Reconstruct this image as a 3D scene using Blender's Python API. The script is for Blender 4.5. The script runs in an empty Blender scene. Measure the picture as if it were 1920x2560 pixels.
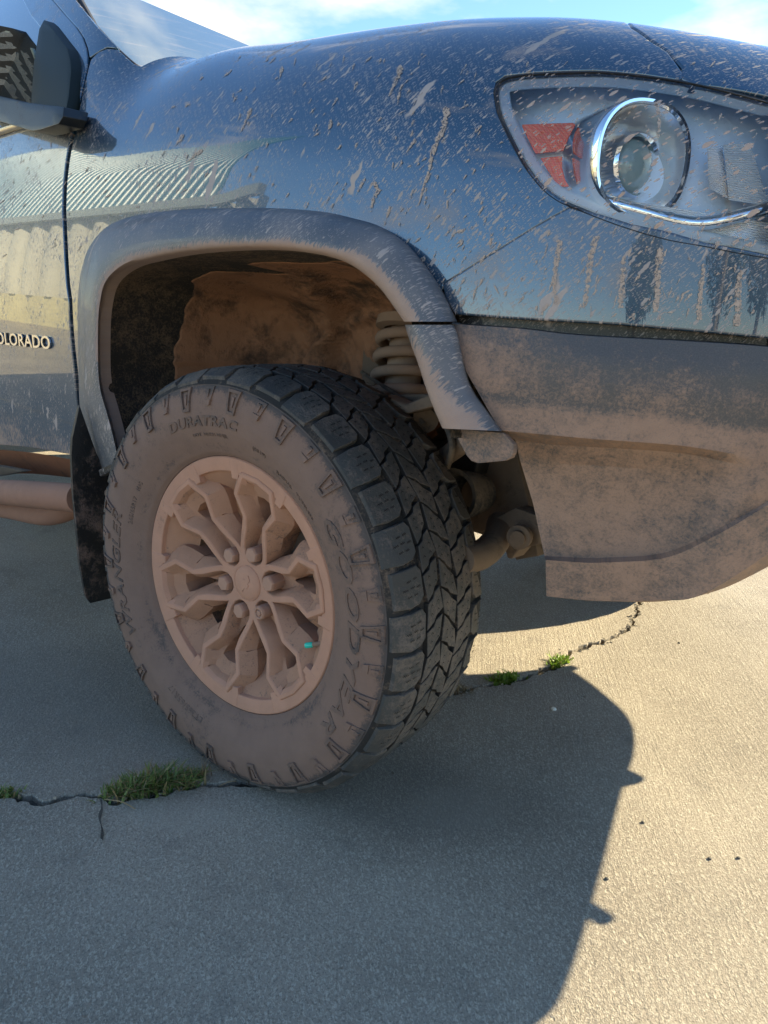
import bpy, bmesh, math, random
import numpy as np
from mathutils import Vector, Matrix
random.seed(7); rng = np.random.default_rng(7)
sc = bpy.context.scene
COL = sc.collection
R_ = math.radians
# ------------------------------------------------------------------ camera
CX, CY, CZ, YAW, PIT, ROL = 1.06982, -0.79645, 0.8668, -0.78268, 0.26822, 0.05938
FPX = 1866.5
_f = np.array([math.sin(YAW)*math.cos(PIT), math.cos(YAW)*math.cos(PIT), -math.sin(PIT)])
_r = np.array([math.cos(YAW), -math.sin(YAW), 0.0]); _u = np.cross(_r, _f)
_r2 = _r*math.cos(ROL)+_u*math.sin(ROL); _u2 = -_r*math.sin(ROL)+_u*math.cos(ROL)
CAM = np.array([CX, CY, CZ])
cd = bpy.data.cameras.new('camera'); cam = bpy.data.objects.new('camera', cd); COL.objects.link(cam)
cam.matrix_world = Matrix(((_r2[0], _u2[0], -_f[0], CX), (_r2[1], _u2[1], -_f[1], CY), (_r2[2], _u2[2], -_f[2], CZ), (0, 0, 0, 1)))
cd.sensor_fit = 'HORIZONTAL'; cd.sensor_width = 36; cd.lens = 36*FPX/1920; cd.clip_start = .02; cd.clip_end = 3000
sc.camera = cam
# ------------------------------------------------------------------ world, sun, exposure
SUN_EL, SUN_AZ = R_(30), R_(22)       # azimuth measured from +Y towards +X (where the sun stands)
w = bpy.data.worlds.new("World"); sc.world = w; w.use_nodes = True
nt = w.node_tree; nt.nodes.clear()
def N(nt, t, **kw):
    n = nt.nodes.new(t)
    for k, v in kw.items():
        if k in n.inputs: n.inputs[k].default_value = v
        else: setattr(n, k, v)
    return n
sky = N(nt, 'ShaderNodeTexSky', sky_type='NISHITA', sun_disc=False, sun_elevation=SUN_EL, sun_rotation=SUN_AZ, air_density=1.0, dust_density=.0, ozone_density=2.6)
hs = N(nt, 'ShaderNodeHueSaturation', Saturation=1.08, Value=.70)
tc = N(nt, 'ShaderNodeTexCoord')
mp = N(nt, 'ShaderNodeMapping'); mp.inputs['Scale'].default_value = (1, 1, 2.6); mp.inputs['Location'].default_value = (.35, 0.2, .3)
no = N(nt, 'ShaderNodeTexNoise', Scale=2.1, Detail=9.0, Roughness=.56)
rp = N(nt, 'ShaderNodeValToRGB'); rp.color_ramp.elements[0].position = .60; rp.color_ramp.elements[1].position = .74
mx = N(nt, 'ShaderNodeMix', data_type='RGBA'); mx.inputs['B'].default_value = (3.3, 3.2, 3.05, 1)
bg = N(nt, 'ShaderNodeBackground', Strength=.13); wo = N(nt, 'ShaderNodeOutputWorld')
L = nt.links.new
L(tc.outputs['Generated'], mp.inputs['Vector']); L(mp.outputs[0], no.inputs['Vector'])
# a few cloud banks stand where the photograph shows them; elsewhere only thin streaks
def bank(prev, d, width, amt):
    d = Vector(d).normalized(); vm = N(nt, 'ShaderNodeVectorMath', operation='DISTANCE'); L(tc.outputs['Generated'], vm.inputs[0]); vm.inputs[1].default_value = d
    mr = N(nt, 'ShaderNodeMapRange', interpolation_type='SMOOTHSTEP'); L(vm.outputs['Value'], mr.inputs['Value']); mr.inputs['From Min'].default_value = width; mr.inputs['From Max'].default_value = 0; mr.inputs['To Max'].default_value = amt
    ad = N(nt, 'ShaderNodeMath', operation='ADD'); L(prev, ad.inputs[0]); L(mr.outputs['Result'], ad.inputs[1]); return ad.outputs[0]
def pdir(px, py): return _f+_r2*(px-960)/FPX+_u2*(1280-py)/FPX
cv = bank(no.outputs['Fac'], pdir(540, 20), .30, .20); cv = bank(cv, pdir(420, 10), .10, .08); cv = bank(cv, pdir(1180, 10), .20, .10); cv = bank(cv, (-.3, -1, .5), .5, .06); cv = bank(cv, pdir(1800, 70), .25, .07)
L(cv, rp.inputs[0])
L(rp.outputs[0], mx.inputs['Factor']); L(sky.outputs[0], hs.inputs['Color']); L(hs.outputs[0], mx.inputs['A']); L(mx.outputs['Result'], bg.inputs[0]); L(bg.outputs[0], wo.inputs[0])
sd = bpy.data.lights.new('sun', 'SUN'); sun = bpy.data.objects.new('sun', sd); COL.objects.link(sun)
sd.energy = 4.5; sd.angle = R_(.5); sd.color = (1.0, .87, .60)
sdir = Vector((math.sin(SUN_AZ)*math.cos(SUN_EL), math.cos(SUN_AZ)*math.cos(SUN_EL), math.sin(SUN_EL)))
sun.rotation_euler = sdir.to_track_quat('Z', 'Y').to_euler(); sun.location = sdir*20
vs = sc.view_settings; vs.view_transform = 'Standard'; vs.look = 'None'; vs.exposure = 1.74; vs.gamma = 1; vs.use_curve_mapping = False

# ------------------------------------------------------------------ pixel helpers (photo pixels 1920 x 2560 -> points on real surfaces)
def ray(px, py):
    d = _f+_r2*(px-960)/FPX+_u2*(1280-py)/FPX
    return d/np.linalg.norm(d)
def on(px, py, x=None, y=None, z=None):
    d = ray(px, py)
    t = (x-CX)/d[0] if x is not None else (y-CY)/d[1] if y is not None else (z-CZ)/d[2]
    return CAM+t*d
_kx = np.array([-3, -1, -.5, 0, .3, .45, .55, .65, .72, .78, .83, .87, .9, .92])
_ky = np.array([-.10, -.10, -.10, -.10, -.09, -.075, -.05, 0.0, .055, .12, .2, .3, .45, .8])
_gx = np.linspace(-3, .92, 4000); _gy = np.interp(_gx, _kx, _ky); _w = np.hanning(160); _w /= _w.sum()
_gy = np.convolve(np.r_[np.full(200, _gy[0]), _gy, np.full(200, _gy[-1])], _w, 'same')[200:-200]
cfun = lambda x: np.interp(x, _gx, _gy)
_HX = np.array([-3, -1, -.8, -.7, -.6, -.5, -.3, -.1, .1, .3, .5, .6, .7, .8, .92])
_HZ = np.array([2.2, 2, 1.8, 1.6, 1.42, 1.325, 1.334, 1.303, 1.286, 1.263, 1.228, 1.2, 1.178, 1.158, 1.12])
_w2 = np.hanning(340); _w2 /= _w2.sum(); sm2 = lambda v: np.convolve(np.r_[np.full(200, v[0]), v, np.full(200, v[-1])], _w2, 'same')[200:-200]
_hg = sm2(np.interp(_gx, _HX, _HZ)); _zg = sm2(np.interp(_gx, [-3, -.7, -.5, -.1, .3, .6, .92], [1.10, 1.10, 1.095, 1.075, 1.045, 1.0, .92]))
Hf = lambda x: np.interp(x, _gx, _hg)
zsf = lambda x: np.interp(x, _gx, _zg)
RW = .17
g2 = lambda z: .25*(z-.8)**2
def S(x, z):
    """outer skin of the truck's side: y for a given x, z"""
    H = Hf(x); zs = zsf(x); t = np.clip((z-zs)/(H-zs), 0, None)
    roll = np.where(t < 1, RW*(1-np.sqrt(np.clip(1-t*t, 0, 1))), 50)
    return cfun(x)+g2(z)+roll
def F(x, u):
    x = np.asarray(x, float); u = np.asarray(u, float)
    H = Hf(x); zs = zsf(x); Hh = H-zs; th = np.clip((u-zs)/Hh, 0, None); tc_ = np.minimum(th, math.pi/2)
    z = np.where(u <= zs, u, zs+Hh*np.sin(tc_)); ex = np.clip(th-math.pi/2, 0, None)*.25
    y = cfun(x)+g2(z)+RW*(1-np.cos(tc_))+ex
    return np.stack(np.broadcast_arrays(x, y, z+.05*ex), -1)
def hit(px, py, off=0.0, tmin=.2, tmax=6, f=None):
    d = ray(px, py); ts = np.linspace(tmin, tmax, 900)
    P = CAM+ts[:, None]*d
    v = f(P) if f else P[:, 1]-S(P[:, 0], P[:, 2])-off
    s = np.where((v[:-1] < 0) & (v[1:] >= 0))[0]
    if len(s) == 0: return None
    a, b = ts[s[0]], ts[s[0]+1]
    for _ in range(30):
        m = (a+b)/2; Q = (CAM+m*d)[None]
        vm = f(Q)[0] if f else (Q[:, 1]-S(Q[:, 0], Q[:, 2])-off)[0]
        if vm < 0: a = m
        else: b = m
    return CAM+b*d
def xu(px, py):
    """pixel -> (x, u) of the skin"""
    P = hit(px, py)
    if P is None: raise ValueError('miss %s %s' % (px, py))
    x, z = P[0], P[2]; zs = zsf(x); H = Hf(x)
    u = z if z <= zs else zs+(H-zs)*math.asin(min(1, (z-zs)/(H-zs)))
    return (float(x), float(u))

# ------------------------------------------------------------------ objects
def link(name, me, mat=None, parent=None):
    o = bpy.data.objects.new(name, me); COL.objects.link(o)
    if mat is not None:
        if isinstance(mat, (list, tuple)):
            for m in mat: me.materials.append(m)
        else: me.materials.append(mat)
    if parent is not None: o.parent = parent
    return o
def mk(name, V, Fs, mat=None, parent=None, smooth=True, uv=None, attr=None, mi=None):
    me = bpy.data.meshes.new(name); me.from_pydata([tuple(map(float, v)) for v in V], [], [tuple(int(i) for i in f) for f in Fs]); me.validate()
    if smooth: me.polygons.foreach_set('use_smooth', [True]*len(me.polygons))
    if mi is not None: me.polygons.foreach_set('material_index', mi)
    if uv is not None:
        l = me.uv_layers.new(name='UVMap'); li = np.zeros(len(me.loops), int); me.loops.foreach_get('vertex_index', li)
        l.data.foreach_set('uv', np.asarray(uv, float)[li].ravel())
    if attr:
        for k, a in attr.items():
            at = me.attributes.new(k, 'FLOAT', 'POINT'); at.data.foreach_set('value', np.asarray(a, float))
    me.update(); return link(name, me, mat, parent)
def tag(o, label=None, cat=None, group=None, kind=None):
    if label: o['label'] = label
    if cat: o['category'] = cat
    if group: o['group'] = group
    if kind: o['kind'] = kind
    return o
def empty(name, loc=(0, 0, 0)):
    o = bpy.data.objects.new(name, None); o.location = loc; o.empty_display_size = .1; COL.objects.link(o); return o
def grid_faces(n, m, closed_u=False, closed_v=False, flip=False):
    Fs = []
    for i in range(n if closed_u else n-1):
        for j in range(m if closed_v else m-1):
            a, b, c, d = i*m+j, ((i+1) % n)*m+j, ((i+1) % n)*m+(j+1) % m, i*m+(j+1) % m
            Fs.append((a, d, c, b) if flip else (a, b, c, d))
    return Fs
def autosharp(o, deg=32):
    me = o.data
    bm = bmesh.new(); bm.from_mesh(me)
    for e in bm.edges:
        if len(e.link_faces) == 2 and e.calc_face_angle(0) > R_(deg): e.smooth = False
    bm.to_mesh(me); bm.free(); return o
def recalc(o):
    bm = bmesh.new(); bm.from_mesh(o.data); bmesh.ops.recalc_face_normals(bm, faces=bm.faces); bm.to_mesh(o.data); bm.free(); return o
def bevel(o, wd, seg=2, ang=30):
    m = o.modifiers.new('bevel', 'BEVEL'); m.width = wd; m.segments = seg; m.limit_method = 'ANGLE'; m.angle_limit = R_(ang); return o
def cr(pts, n, closed=False):
    """Catmull-Rom through points, n samples"""
    P = np.asarray(pts, float); k = len(P)
    if closed: Q = np.vstack([P[-1], P, P[0], P[1]]); segs = k
    else: Q = np.vstack([2*P[0]-P[1], P, 2*P[-1]-P[-2]]); segs = k-1
    out = []
    for t in np.linspace(0, segs, n, endpoint=not closed):
        i = min(int(t), segs-1); s = t-i; a, b, c, d = Q[i:i+4]
        out.append(.5*((2*b)+(-a+c)*s+(2*a-5*b+4*c-d)*s*s+(-a+3*b-3*c+d)*s**3))
    return np.array(out)
def lin(pts, n):
    P = np.asarray(pts, float); d = np.r_[0, np.cumsum(np.linalg.norm(np.diff(P, axis=0), axis=1))]
    t = np.linspace(0, d[-1], n); return np.stack([np.interp(t, d, P[:, k]) for k in range(P.shape[1])], 1)
def tube(name, path, r, mat, parent=None, seg=16, caps=True, rfun=None, **kw):
    P = np.asarray(path, float); n = len(P); T = np.gradient(P, axis=0); T /= np.linalg.norm(T, axis=1)[:, None]
    up = np.array([0, 0, 1.]) if abs(T[0][2]) < .9 else np.array([0, 1., 0]); V = []
    nrm = np.cross(T[0], up); nrm /= np.linalg.norm(nrm)
    for i in range(n):
        nrm = nrm-T[i]*(nrm@T[i]); nrm /= np.linalg.norm(nrm); b = np.cross(T[i], nrm); rr = rfun(i/(n-1)) if rfun else r
        for k in range(seg):
            a = 2*math.pi*k/seg; V.append(P[i]+rr*(math.cos(a)*nrm+math.sin(a)*b))
    Fs = grid_faces(n, seg, closed_v=True)
    if caps: Fs += [tuple(range(seg)), tuple(reversed([(n-1)*seg+k for k in range(seg)]))]
    o = recalc(mk(name, V, Fs, mat, parent, **kw)); return autosharp(o, 50)
def lathe(name, prof, center, axis, mat, parent=None, seg=48, a0=0, a1=2*math.pi, **kw):
    """prof: (distance along axis, radius)"""
    ax = Vector(axis).normalized(); q = ax.to_track_quat('Z', 'Y').to_matrix(); V = []
    closed = abs(a1-a0-2*math.pi) < 1e-6
    ns = seg if closed else seg+1
    for h, r in prof:
        for k in range(ns):
            a = a0+(a1-a0)*k/seg; V.append(Vector(center)+q@Vector((r*math.cos(a), r*math.sin(a), h)))
    o = recalc(mk(name, V, grid_faces(len(prof), ns, closed_v=closed), mat, parent, **kw)); return autosharp(o, 35)

# ------------------------------------------------------------------ materials
def newmat(name):
    m = bpy.data.materials.new(name); m.use_nodes = True; nt = m.node_tree; nt.nodes.clear()
    out = N(nt, 'ShaderNodeOutputMaterial'); b = N(nt, 'ShaderNodeBsdfPrincipled'); nt.links.new(b.outputs[0], out.inputs[0])
    return m, nt, b, out
def math_(nt, op, a, b=None, c=None, clamp=False):
    n = nt.nodes.new('ShaderNodeMath'); n.operation = op; n.use_clamp = clamp
    for i, v in enumerate((a, b, c)):
        if v is None: continue
        if isinstance(v, (int, float)): n.inputs[i].default_value = v
        else: nt.links.new(v, n.inputs[i])
    return n.outputs[0]
def mixc(nt, f, a, b):
    n = nt.nodes.new('ShaderNodeMix'); n.data_type = 'RGBA'
    for k, v in (('Factor', f), ('A', a), ('B', b)):
        if isinstance(v, (int, float)): n.inputs[k].default_value = v
        elif isinstance(v, tuple): n.inputs[k].default_value = (*v, 1) if len(v) == 3 else v
        else: nt.links.new(v, n.inputs[k])
    return n.outputs['Result']
def sstep(nt, v, a, b):
    n = nt.nodes.new('ShaderNodeMapRange'); n.interpolation_type = 'SMOOTHSTEP'
    nt.links.new(v, n.inputs['Value']); n.inputs['From Min'].default_value = a; n.inputs['From Max'].default_value = b
    return n.outputs['Result']
def noise(nt, vec, scale, det=4, rough=.55, dist=0.0, dim='3D'):
    n = N(nt, 'ShaderNodeTexNoise', Scale=scale, Detail=float(det), Roughness=rough, Distortion=dist)
    if vec is not None: nt.links.new(vec, n.inputs['Vector'])
    return n.outputs['Fac']
def coords(nt, kind='Object'):
    return N(nt, 'ShaderNodeTexCoord').outputs[kind]
def bump(nt, b, h, strength=.5, dist=.002, prev=None):
    n = N(nt, 'ShaderNodeBump', Strength=strength, Distance=dist); nt.links.new(h, n.inputs['Height'])
    if prev is not None: nt.links.new(prev, n.inputs['Normal'])
    if b is not None: nt.links.new(n.outputs[0], b.inputs['Normal'])
    return n.outputs[0]
def mapv(nt, vec, rot=0, scale=(1, 1, 1), loc=(0, 0, 0)):
    m1 = N(nt, 'ShaderNodeMapping'); m1.inputs['Rotation'].default_value = (0, 0, rot); nt.links.new(vec, m1.inputs['Vector'])
    m2 = N(nt, 'ShaderNodeMapping'); m2.inputs['Scale'].default_value = scale; m2.inputs['Location'].default_value = loc; nt.links.new(m1.outputs[0], m2.inputs['Vector'])
    return m2.outputs[0]
def spatter(nt, vec, cell, stretch, ang, rmax, power=3.0, seed=0.0, warp=.0):
    """elongated mud flecks: long axis at angle ang in the uv plane; returns a mask"""
    if warp:
        nz = N(nt, 'ShaderNodeTexNoise', Scale=1/cell*1.3, Detail=2.0); nt.links.new(vec, nz.inputs['Vector'])
        vm = N(nt, 'ShaderNodeVectorMath', operation='MULTIPLY_ADD'); nt.links.new(nz.outputs['Color'], vm.inputs[0]); vm.inputs[1].default_value = (warp*cell,)*3; nt.links.new(vec, vm.inputs[2]); vec = vm.outputs[0]
    v = mapv(nt, vec, -ang, (1/(cell*stretch), 1/cell, 1), (seed, seed*1.7, 0))
    vo = N(nt, 'ShaderNodeTexVoronoi', Scale=1.0, Randomness=1.0); vo.voronoi_dimensions = '2D'; nt.links.new(v, vo.inputs['Vector'])
    sp = N(nt, 'ShaderNodeSeparateColor'); nt.links.new(vo.outputs['Color'], sp.inputs[0])
    rad = math_(nt, 'MULTIPLY', math_(nt, 'POWER', sp.outputs[0], power), rmax)
    return vo.outputs['Distance'], rad
def fleck(nt, vec, *a, gain=1.0, **k):
    d, r = spatter(nt, vec, *a, **k)
    if not isinstance(gain, float): r = math_(nt, 'MULTIPLY', r, gain)
    else: r = math_(nt, 'MULTIPLY', r, gain)
    return math_(nt, 'MULTIPLY', math_(nt, 'SUBTRACT', r, d), 14, clamp=True)
MUD = (.33, .20, .14)
MUDL = (.42, .31, .25)
FLK = (.44, .37, .33)
def body_paint(name, base=(.006, .042, .085), rough=.30, metal=.3, coat=1.0, plastic=False, flecks=1.0, film=0.0):
    """paint or trim with mud thrown on it. uv = (metres along body, height); attribute 'dirt' 0..1"""
    m, nt, b, out = newmat(name)
    uv = coords(nt, 'UV'); obj = coords(nt, 'Object')
    at = N(nt, 'ShaderNodeAttribute', attribute_name='dirt').outputs['Fac']
    dens = noise(nt, uv, 6.0, 4, .65)
    g = math_(nt, 'MULTIPLY_ADD', sstep(nt, dens, .33, .66), .75, .42)
    gain = math_(nt, 'MULTIPLY', g, flecks)
    f1 = fleck(nt, uv, .0026, 3.8, R_(44), .44, power=1.6, seed=1.3, gain=gain)
    f2 = fleck(nt, uv, .0062, 3.6, R_(52), .44, power=4.0, seed=7.1, warp=.7, gain=gain)
    f3 = fleck(nt, uv, .024, 5.2, R_(66), .34, power=9, seed=3.7, warp=1.0, gain=gain)
    f0 = fleck(nt, uv, .0015, 2.6, R_(35), .42, power=1.5, seed=9.3, gain=gain)
    fl = math_(nt, 'MAXIMUM', math_(nt, 'MAXIMUM', math_(nt, 'MULTIPLY', f1, .6), math_(nt, 'MULTIPLY', f0, .5)), math_(nt, 'MAXIMUM', math_(nt, 'MULTIPLY', f2, .75), math_(nt, 'MULTIPLY', f3, .85)))
    # caked mud where dirt is high, broken up by radial flecks
    n1 = noise(nt, mapv(nt, uv, -R_(60), (60, 240, 1)), 1.0, 5, .62)
    n2 = noise(nt, uv, 9.0, 5, .6)
    cake = math_(nt, 'ADD', at, math_(nt, 'MULTIPLY', math_(nt, 'SUBTRACT', math_(nt, 'ADD', math_(nt, 'MULTIPLY', n1, .65), math_(nt, 'MULTIPLY', n2, .35)), .5), 1.6))
    cake = sstep(nt, cake, .42, .62)
    nf = noise(nt, uv, 620, 3, .7)
    cake = math_(nt, 'MULTIPLY', cake, math_(nt, 'MULTIPLY_ADD', nf, .8, .45), clamp=True)
    filmn = math_(nt, 'MULTIPLY', sstep(nt, n2, .3, .8), film)
    mask = math_(nt, 'MAXIMUM', math_(nt, 'MAXIMUM', fl, cake), filmn)
    # paint flake
    col = mixc(nt, mask, base, mixc(nt, cake, FLK, mixc(nt, noise(nt, uv, 40, 4), MUD, MUDL)))
    nt.links.new(col, b.inputs['Base Color'])
    nt.links.new(math_(nt, 'MULTIPLY', math_(nt, 'SUBTRACT', 1, mask), metal), b.inputs['Metallic'])
    nt.links.new(math_(nt, 'ADD', rough, math_(nt, 'MULTIPLY', mask, .6)), b.inputs['Roughness'])
    if coat: nt.links.new(math_(nt, 'MULTIPLY', math_(nt, 'SUBTRACT', 1, math_(nt, 'MULTIPLY', mask, 1.3), clamp=True), coat), b.inputs['Coat Weight'])
    b.inputs['Coat Roughness'].default_value = .012; b.inputs['Coat IOR'].default_value = 1.75
    h = math_(nt, 'ADD', mask, math_(nt, 'MULTIPLY', nf, .15))
    if plastic:
        pr = bump(nt, None, noise(nt, uv, 900, 2), .25, .0006); bump(nt, b, h, .5, .0012, pr)
    else:
        bump(nt, b, h, .35, .0009)
    return m
def dusty(name, base, dust, amount=.7, rough=.8, scale=14, bumpd=.0015, fine=260, speck=.35, wear=False):
    """surface coated with dust: dark base showing through in specks"""
    m, nt, b, out = newmat(name); o = coords(nt, 'Object')
    a = noise(nt, o, scale, 5, .6); f = noise(nt, o, fine, 3, .7); mid = noise(nt, o, fine*.28, 4, .65)
    v = math_(nt, 'ADD', math_(nt, 'MULTIPLY', a, .8), math_(nt, 'ADD', math_(nt, 'MULTIPLY', f, speck), math_(nt, 'MULTIPLY', mid, .45)))
    if wear: v = math_(nt, 'SUBTRACT', v, N(nt, 'ShaderNodeAttribute', attribute_name='wear').outputs['Fac'])
    c = .4+.225+speck*.5
    mk_ = sstep(nt, v, c-.16+(.5-amount)*.6, c+.10+(.5-amount)*.6)
    d2 = tuple(x*.72 for x in dust)
    col = mixc(nt, mk_, base, mixc(nt, noise(nt, o, 30, 4), d2, dust)); nt.links.new(col, b.inputs['Base Color'])
    nt.links.new(math_(nt, 'MULTIPLY_ADD', mk_, .9-rough, rough), b.inputs['Roughness'])
    bump(nt, b, math_(nt, 'ADD', mk_, f), .5, bumpd)
    return m
def plain(name, col, rough=.5, metal=0.0, **kw):
    m, nt, b, out = newmat(name); b.inputs['Base Color'].default_value = (*col, 1); b.inputs['Roughness'].default_value = rough; b.inputs['Metallic'].default_value = metal
    for k, v in kw.items(): b.inputs[k.replace('_', ' ')].default_value = v
    return m
M = {}
M['paint'] = body_paint('dark_blue_paint')
M['paint_low'] = body_paint('dark_blue_paint_muddy', film=.14, flecks=1.0)
M['flare'] = body_paint('grey_flare_plastic', base=(.070, .078, .088), rough=.46, metal=0, coat=.12, plastic=True, flecks=1.1, film=.30)
M['black_gloss'] = body_paint('black_trim', base=(.008, .008, .009), rough=.5, metal=0, coat=.08)
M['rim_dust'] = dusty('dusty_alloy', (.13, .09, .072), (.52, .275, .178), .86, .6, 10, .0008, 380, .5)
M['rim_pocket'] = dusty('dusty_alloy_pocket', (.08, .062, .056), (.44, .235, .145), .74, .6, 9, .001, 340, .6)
M['barrel'] = dusty('shaded_dusty_barrel', (.03, .027, .026), (.20, .125, .085), .55, .7, 9, .001, 200, .5)  # darker than the rim: recess shade put into the barrel colour
M['lug_dust'] = dusty('dusty_lug', (.14, .10, .08), (.46, .26, .175), .95, .5, 20, .0008, 420, .4)
M['side_dust'] = dusty('dusty_sidewall', (.072, .058, .052), (.225, .142, .106), .74, .85, 6, .0012, 260, .45, wear=True)
M['letter'] = dusty('dusty_lettering', (.062, .05, .046), (.18, .118, .09), .6, .8, 12, .0008, 260, .5)
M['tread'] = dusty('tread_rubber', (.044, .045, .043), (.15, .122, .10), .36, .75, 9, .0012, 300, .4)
M['groove'] = dusty('shaded_groove_rubber', (.016, .015, .014), (.17, .12, .085), .22, .9, 12, .001, 300, .3)  # groove shade put into the rubber colour; the packed dust is its own
M['sipe_strip'] = plain('sipe_shade_strip', (.006, .006, .006), .9)  # dark raised strips painting in the shade inside the cuts
M['liner_mud'] = dusty('mud_caked_liner', (.055, .032, .020), (.34, .165, .085), .58, .95, 7, .004, 60, .3)
M['liner_felt'] = dusty('felt_liner', (.020, .017, .014), (.14, .092, .055), .42, .98, 6, .003, 240, .6)
M['under'] = dusty('dusty_underbody', (.05, .040, .03), (.175, .125, .085), .7, .85, 8, .002, 120, .35)
M['spring'] = dusty('dusty_spring', (.10, .07, .05), (.30, .20, .135), .85, .8, 10, .001, 160, .3)
M['dark'] = plain('dark_plastic', (.012, .012, .013), .6)
M['flap'] = dusty('mudflap_rubber', (.010, .010, .011), (.20, .13, .10), .22, .55, 9, .003, 110, .45)
M['rubber_black'] = dusty('black_seal', (.012, .012, .012), (.16, .11, .09), .18, .45, 12, .0006, 200, .4)
M['tube'] = dusty('dusty_step_bar', (.05, .035, .03), (.36, .185, .12), .85, .7, 7, .0015, 160, .4)
M['rust'] = dusty('muddy_sill', (.04, .018, .01), (.26, .10, .045), .7, .7, 8, .002, 120, .4)

# ------------------------------------------------------------------ skin panels (polygon in the (x, u) domain, cut into a fine grid, bent onto the skin)
def frame(x, u, off=0):
    e = 1e-3; P = F(x, u); du = F(x, u+e)-F(x, u-e); dx = F(x+e, u)-F(x-e, u); n = np.cross(dx, du)
    n /= np.linalg.norm(n, axis=-1, keepdims=True); n = np.where((n[..., 1:2] > .0) & (n[..., 2:3] < .5), -n, n)
    n = np.where(n[..., 2:3] < -.6, -n, n)
    return P, n
def arclen(x):
    g = np.sqrt(1+np.gradient(_gy, _gx)**2); s = np.r_[0, np.cumsum(g[1:]*np.diff(_gx))]; return np.interp(x, _gx, s)
def panel(name, poly, mat, parent, step=.012, th=.012, off=0.0, dirt=None, rr=.003, umax=None):
    bm = bmesh.new(); vs_ = [bm.verts.new((a, b, 0)) for a, b in poly]; f = bm.faces.new(vs_)
    P = np.array(poly); lo, hi = P.min(0), P.max(0)
    for ax in (0, 1):
        k = lo[ax]+step
        while k < hi[ax]-1e-4:
            co = (k, 0, 0) if ax == 0 else (0, k, 0); no_ = (1, 0, 0) if ax == 0 else (0, 1, 0)
            bmesh.ops.bisect_plane(bm, geom=bm.verts[:]+bm.edges[:]+bm.faces[:], plane_co=co, plane_no=no_, dist=1e-6); k += step
    # subdivide long boundary edges follows from the cuts; boundary loop gets a rolled flange
    bm.verts.ensure_lookup_table(); bm.verts.index_update()
    Q = np.array([v.co[:2] for v in bm.verts]); Fs = [[v.index for v in f.verts] for f in bm.faces]
    nxt = {}
    for e in bm.edges:
        if len(e.link_faces) == 1:
            l = e.link_loops[0]; nxt[l.vert.index] = l.link_loop_next.vert.index
    bm.free()
    X, n = frame(Q[:, 0], Q[:, 1]); X = X-n*off
    V = [*X]; NN = [*n]; UV = [*np.c_[arclen(Q[:, 0]), Q[:, 1]]]; F2 = list(Fs)
    start = next(iter(nxt)); loop = [start]; c = nxt[start]
    while c != start: loop.append(c); c = nxt[c]
    Lc = Q[loop]; nx = np.roll(Lc, -1, 0); pv = np.roll(Lc, 1, 0); tg = nx-pv; tg /= np.linalg.norm(tg, axis=1)[:, None]+1e-12
    outw = np.c_[tg[:, 1], -tg[:, 0]]           # outward in the domain for a ccw loop
    area = .5*np.sum(Lc[:, 0]*nx[:, 1]-nx[:, 0]*Lc[:, 1])
    if area < 0: outw = -outw
    e = 1e-3
    Px = (F(Lc[:, 0]+e, Lc[:, 1])-F(Lc[:, 0]-e, Lc[:, 1])); Pu = (F(Lc[:, 0], Lc[:, 1]+e)-F(Lc[:, 0], Lc[:, 1]-e))
    Px /= np.linalg.norm(Px, axis=1)[:, None]; Pu /= np.linalg.norm(Pu, axis=1)[:, None]
    O = Px*outw[:, :1]+Pu*outw[:, 1:]; nl = n[loop]; base = X[loop]
    prev = loop; k = len(loop)
    rings = [(rr*math.sin(a), rr*(1-math.cos(a)), a) for a in (R_(30), R_(60), R_(90))]+[(rr, th, R_(90))]
    for dx_, dn, a in rings:
        i0 = len(V)
        for j in range(k):
            V.append(base[j]+O[j]*(dx_-rr)-nl[j]*dn if False else base[j]+O[j]*dx_-nl[j]*dn); NN.append(nl[j]*math.cos(a)+O[j]*math.sin(a)); UV.append(UV[loop[j]])
        cur = list(range(i0, i0+k))
        for j in range(k): j2 = (j+1) % k; F2.append((prev[j], cur[j], cur[j2], prev[j2]))
        prev = cur
    A = None
    if dirt is not None: A = {'dirt': [dirt(v) for v in V]}
    o = mk(name, V, F2, mat, parent, uv=UV, attr=A)
    # orient faces with the normals, then set them
    me = o.data; bm = bmesh.new(); bm.from_mesh(me); bm.faces.ensure_lookup_table(); NA = np.array(NN)
    fl = [f for f in bm.faces if f.normal.dot(Vector(sum(NA[v.index] for v in f.verts))) < 0]
    bmesh.ops.reverse_faces(bm, faces=fl); bm.to_mesh(me); bm.free()
    NA /= np.linalg.norm(NA, axis=1)[:, None]
    me.normals_split_custom_set_from_vertices([tuple(v) for v in NA])
    return o
def pxpoly(pts): return [xu(*p) for p in pts]

# distance helpers for mud
def seg_dist(P, A, B):
    P, A, B = map(np.asarray, (P, A, B)); t = np.clip(((P-A)@(B-A))/((B-A)@(B-A)), 0, 1); return np.linalg.norm(P-(A+t*(B-A)))
WC = np.array([0, .0, .372])

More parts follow.
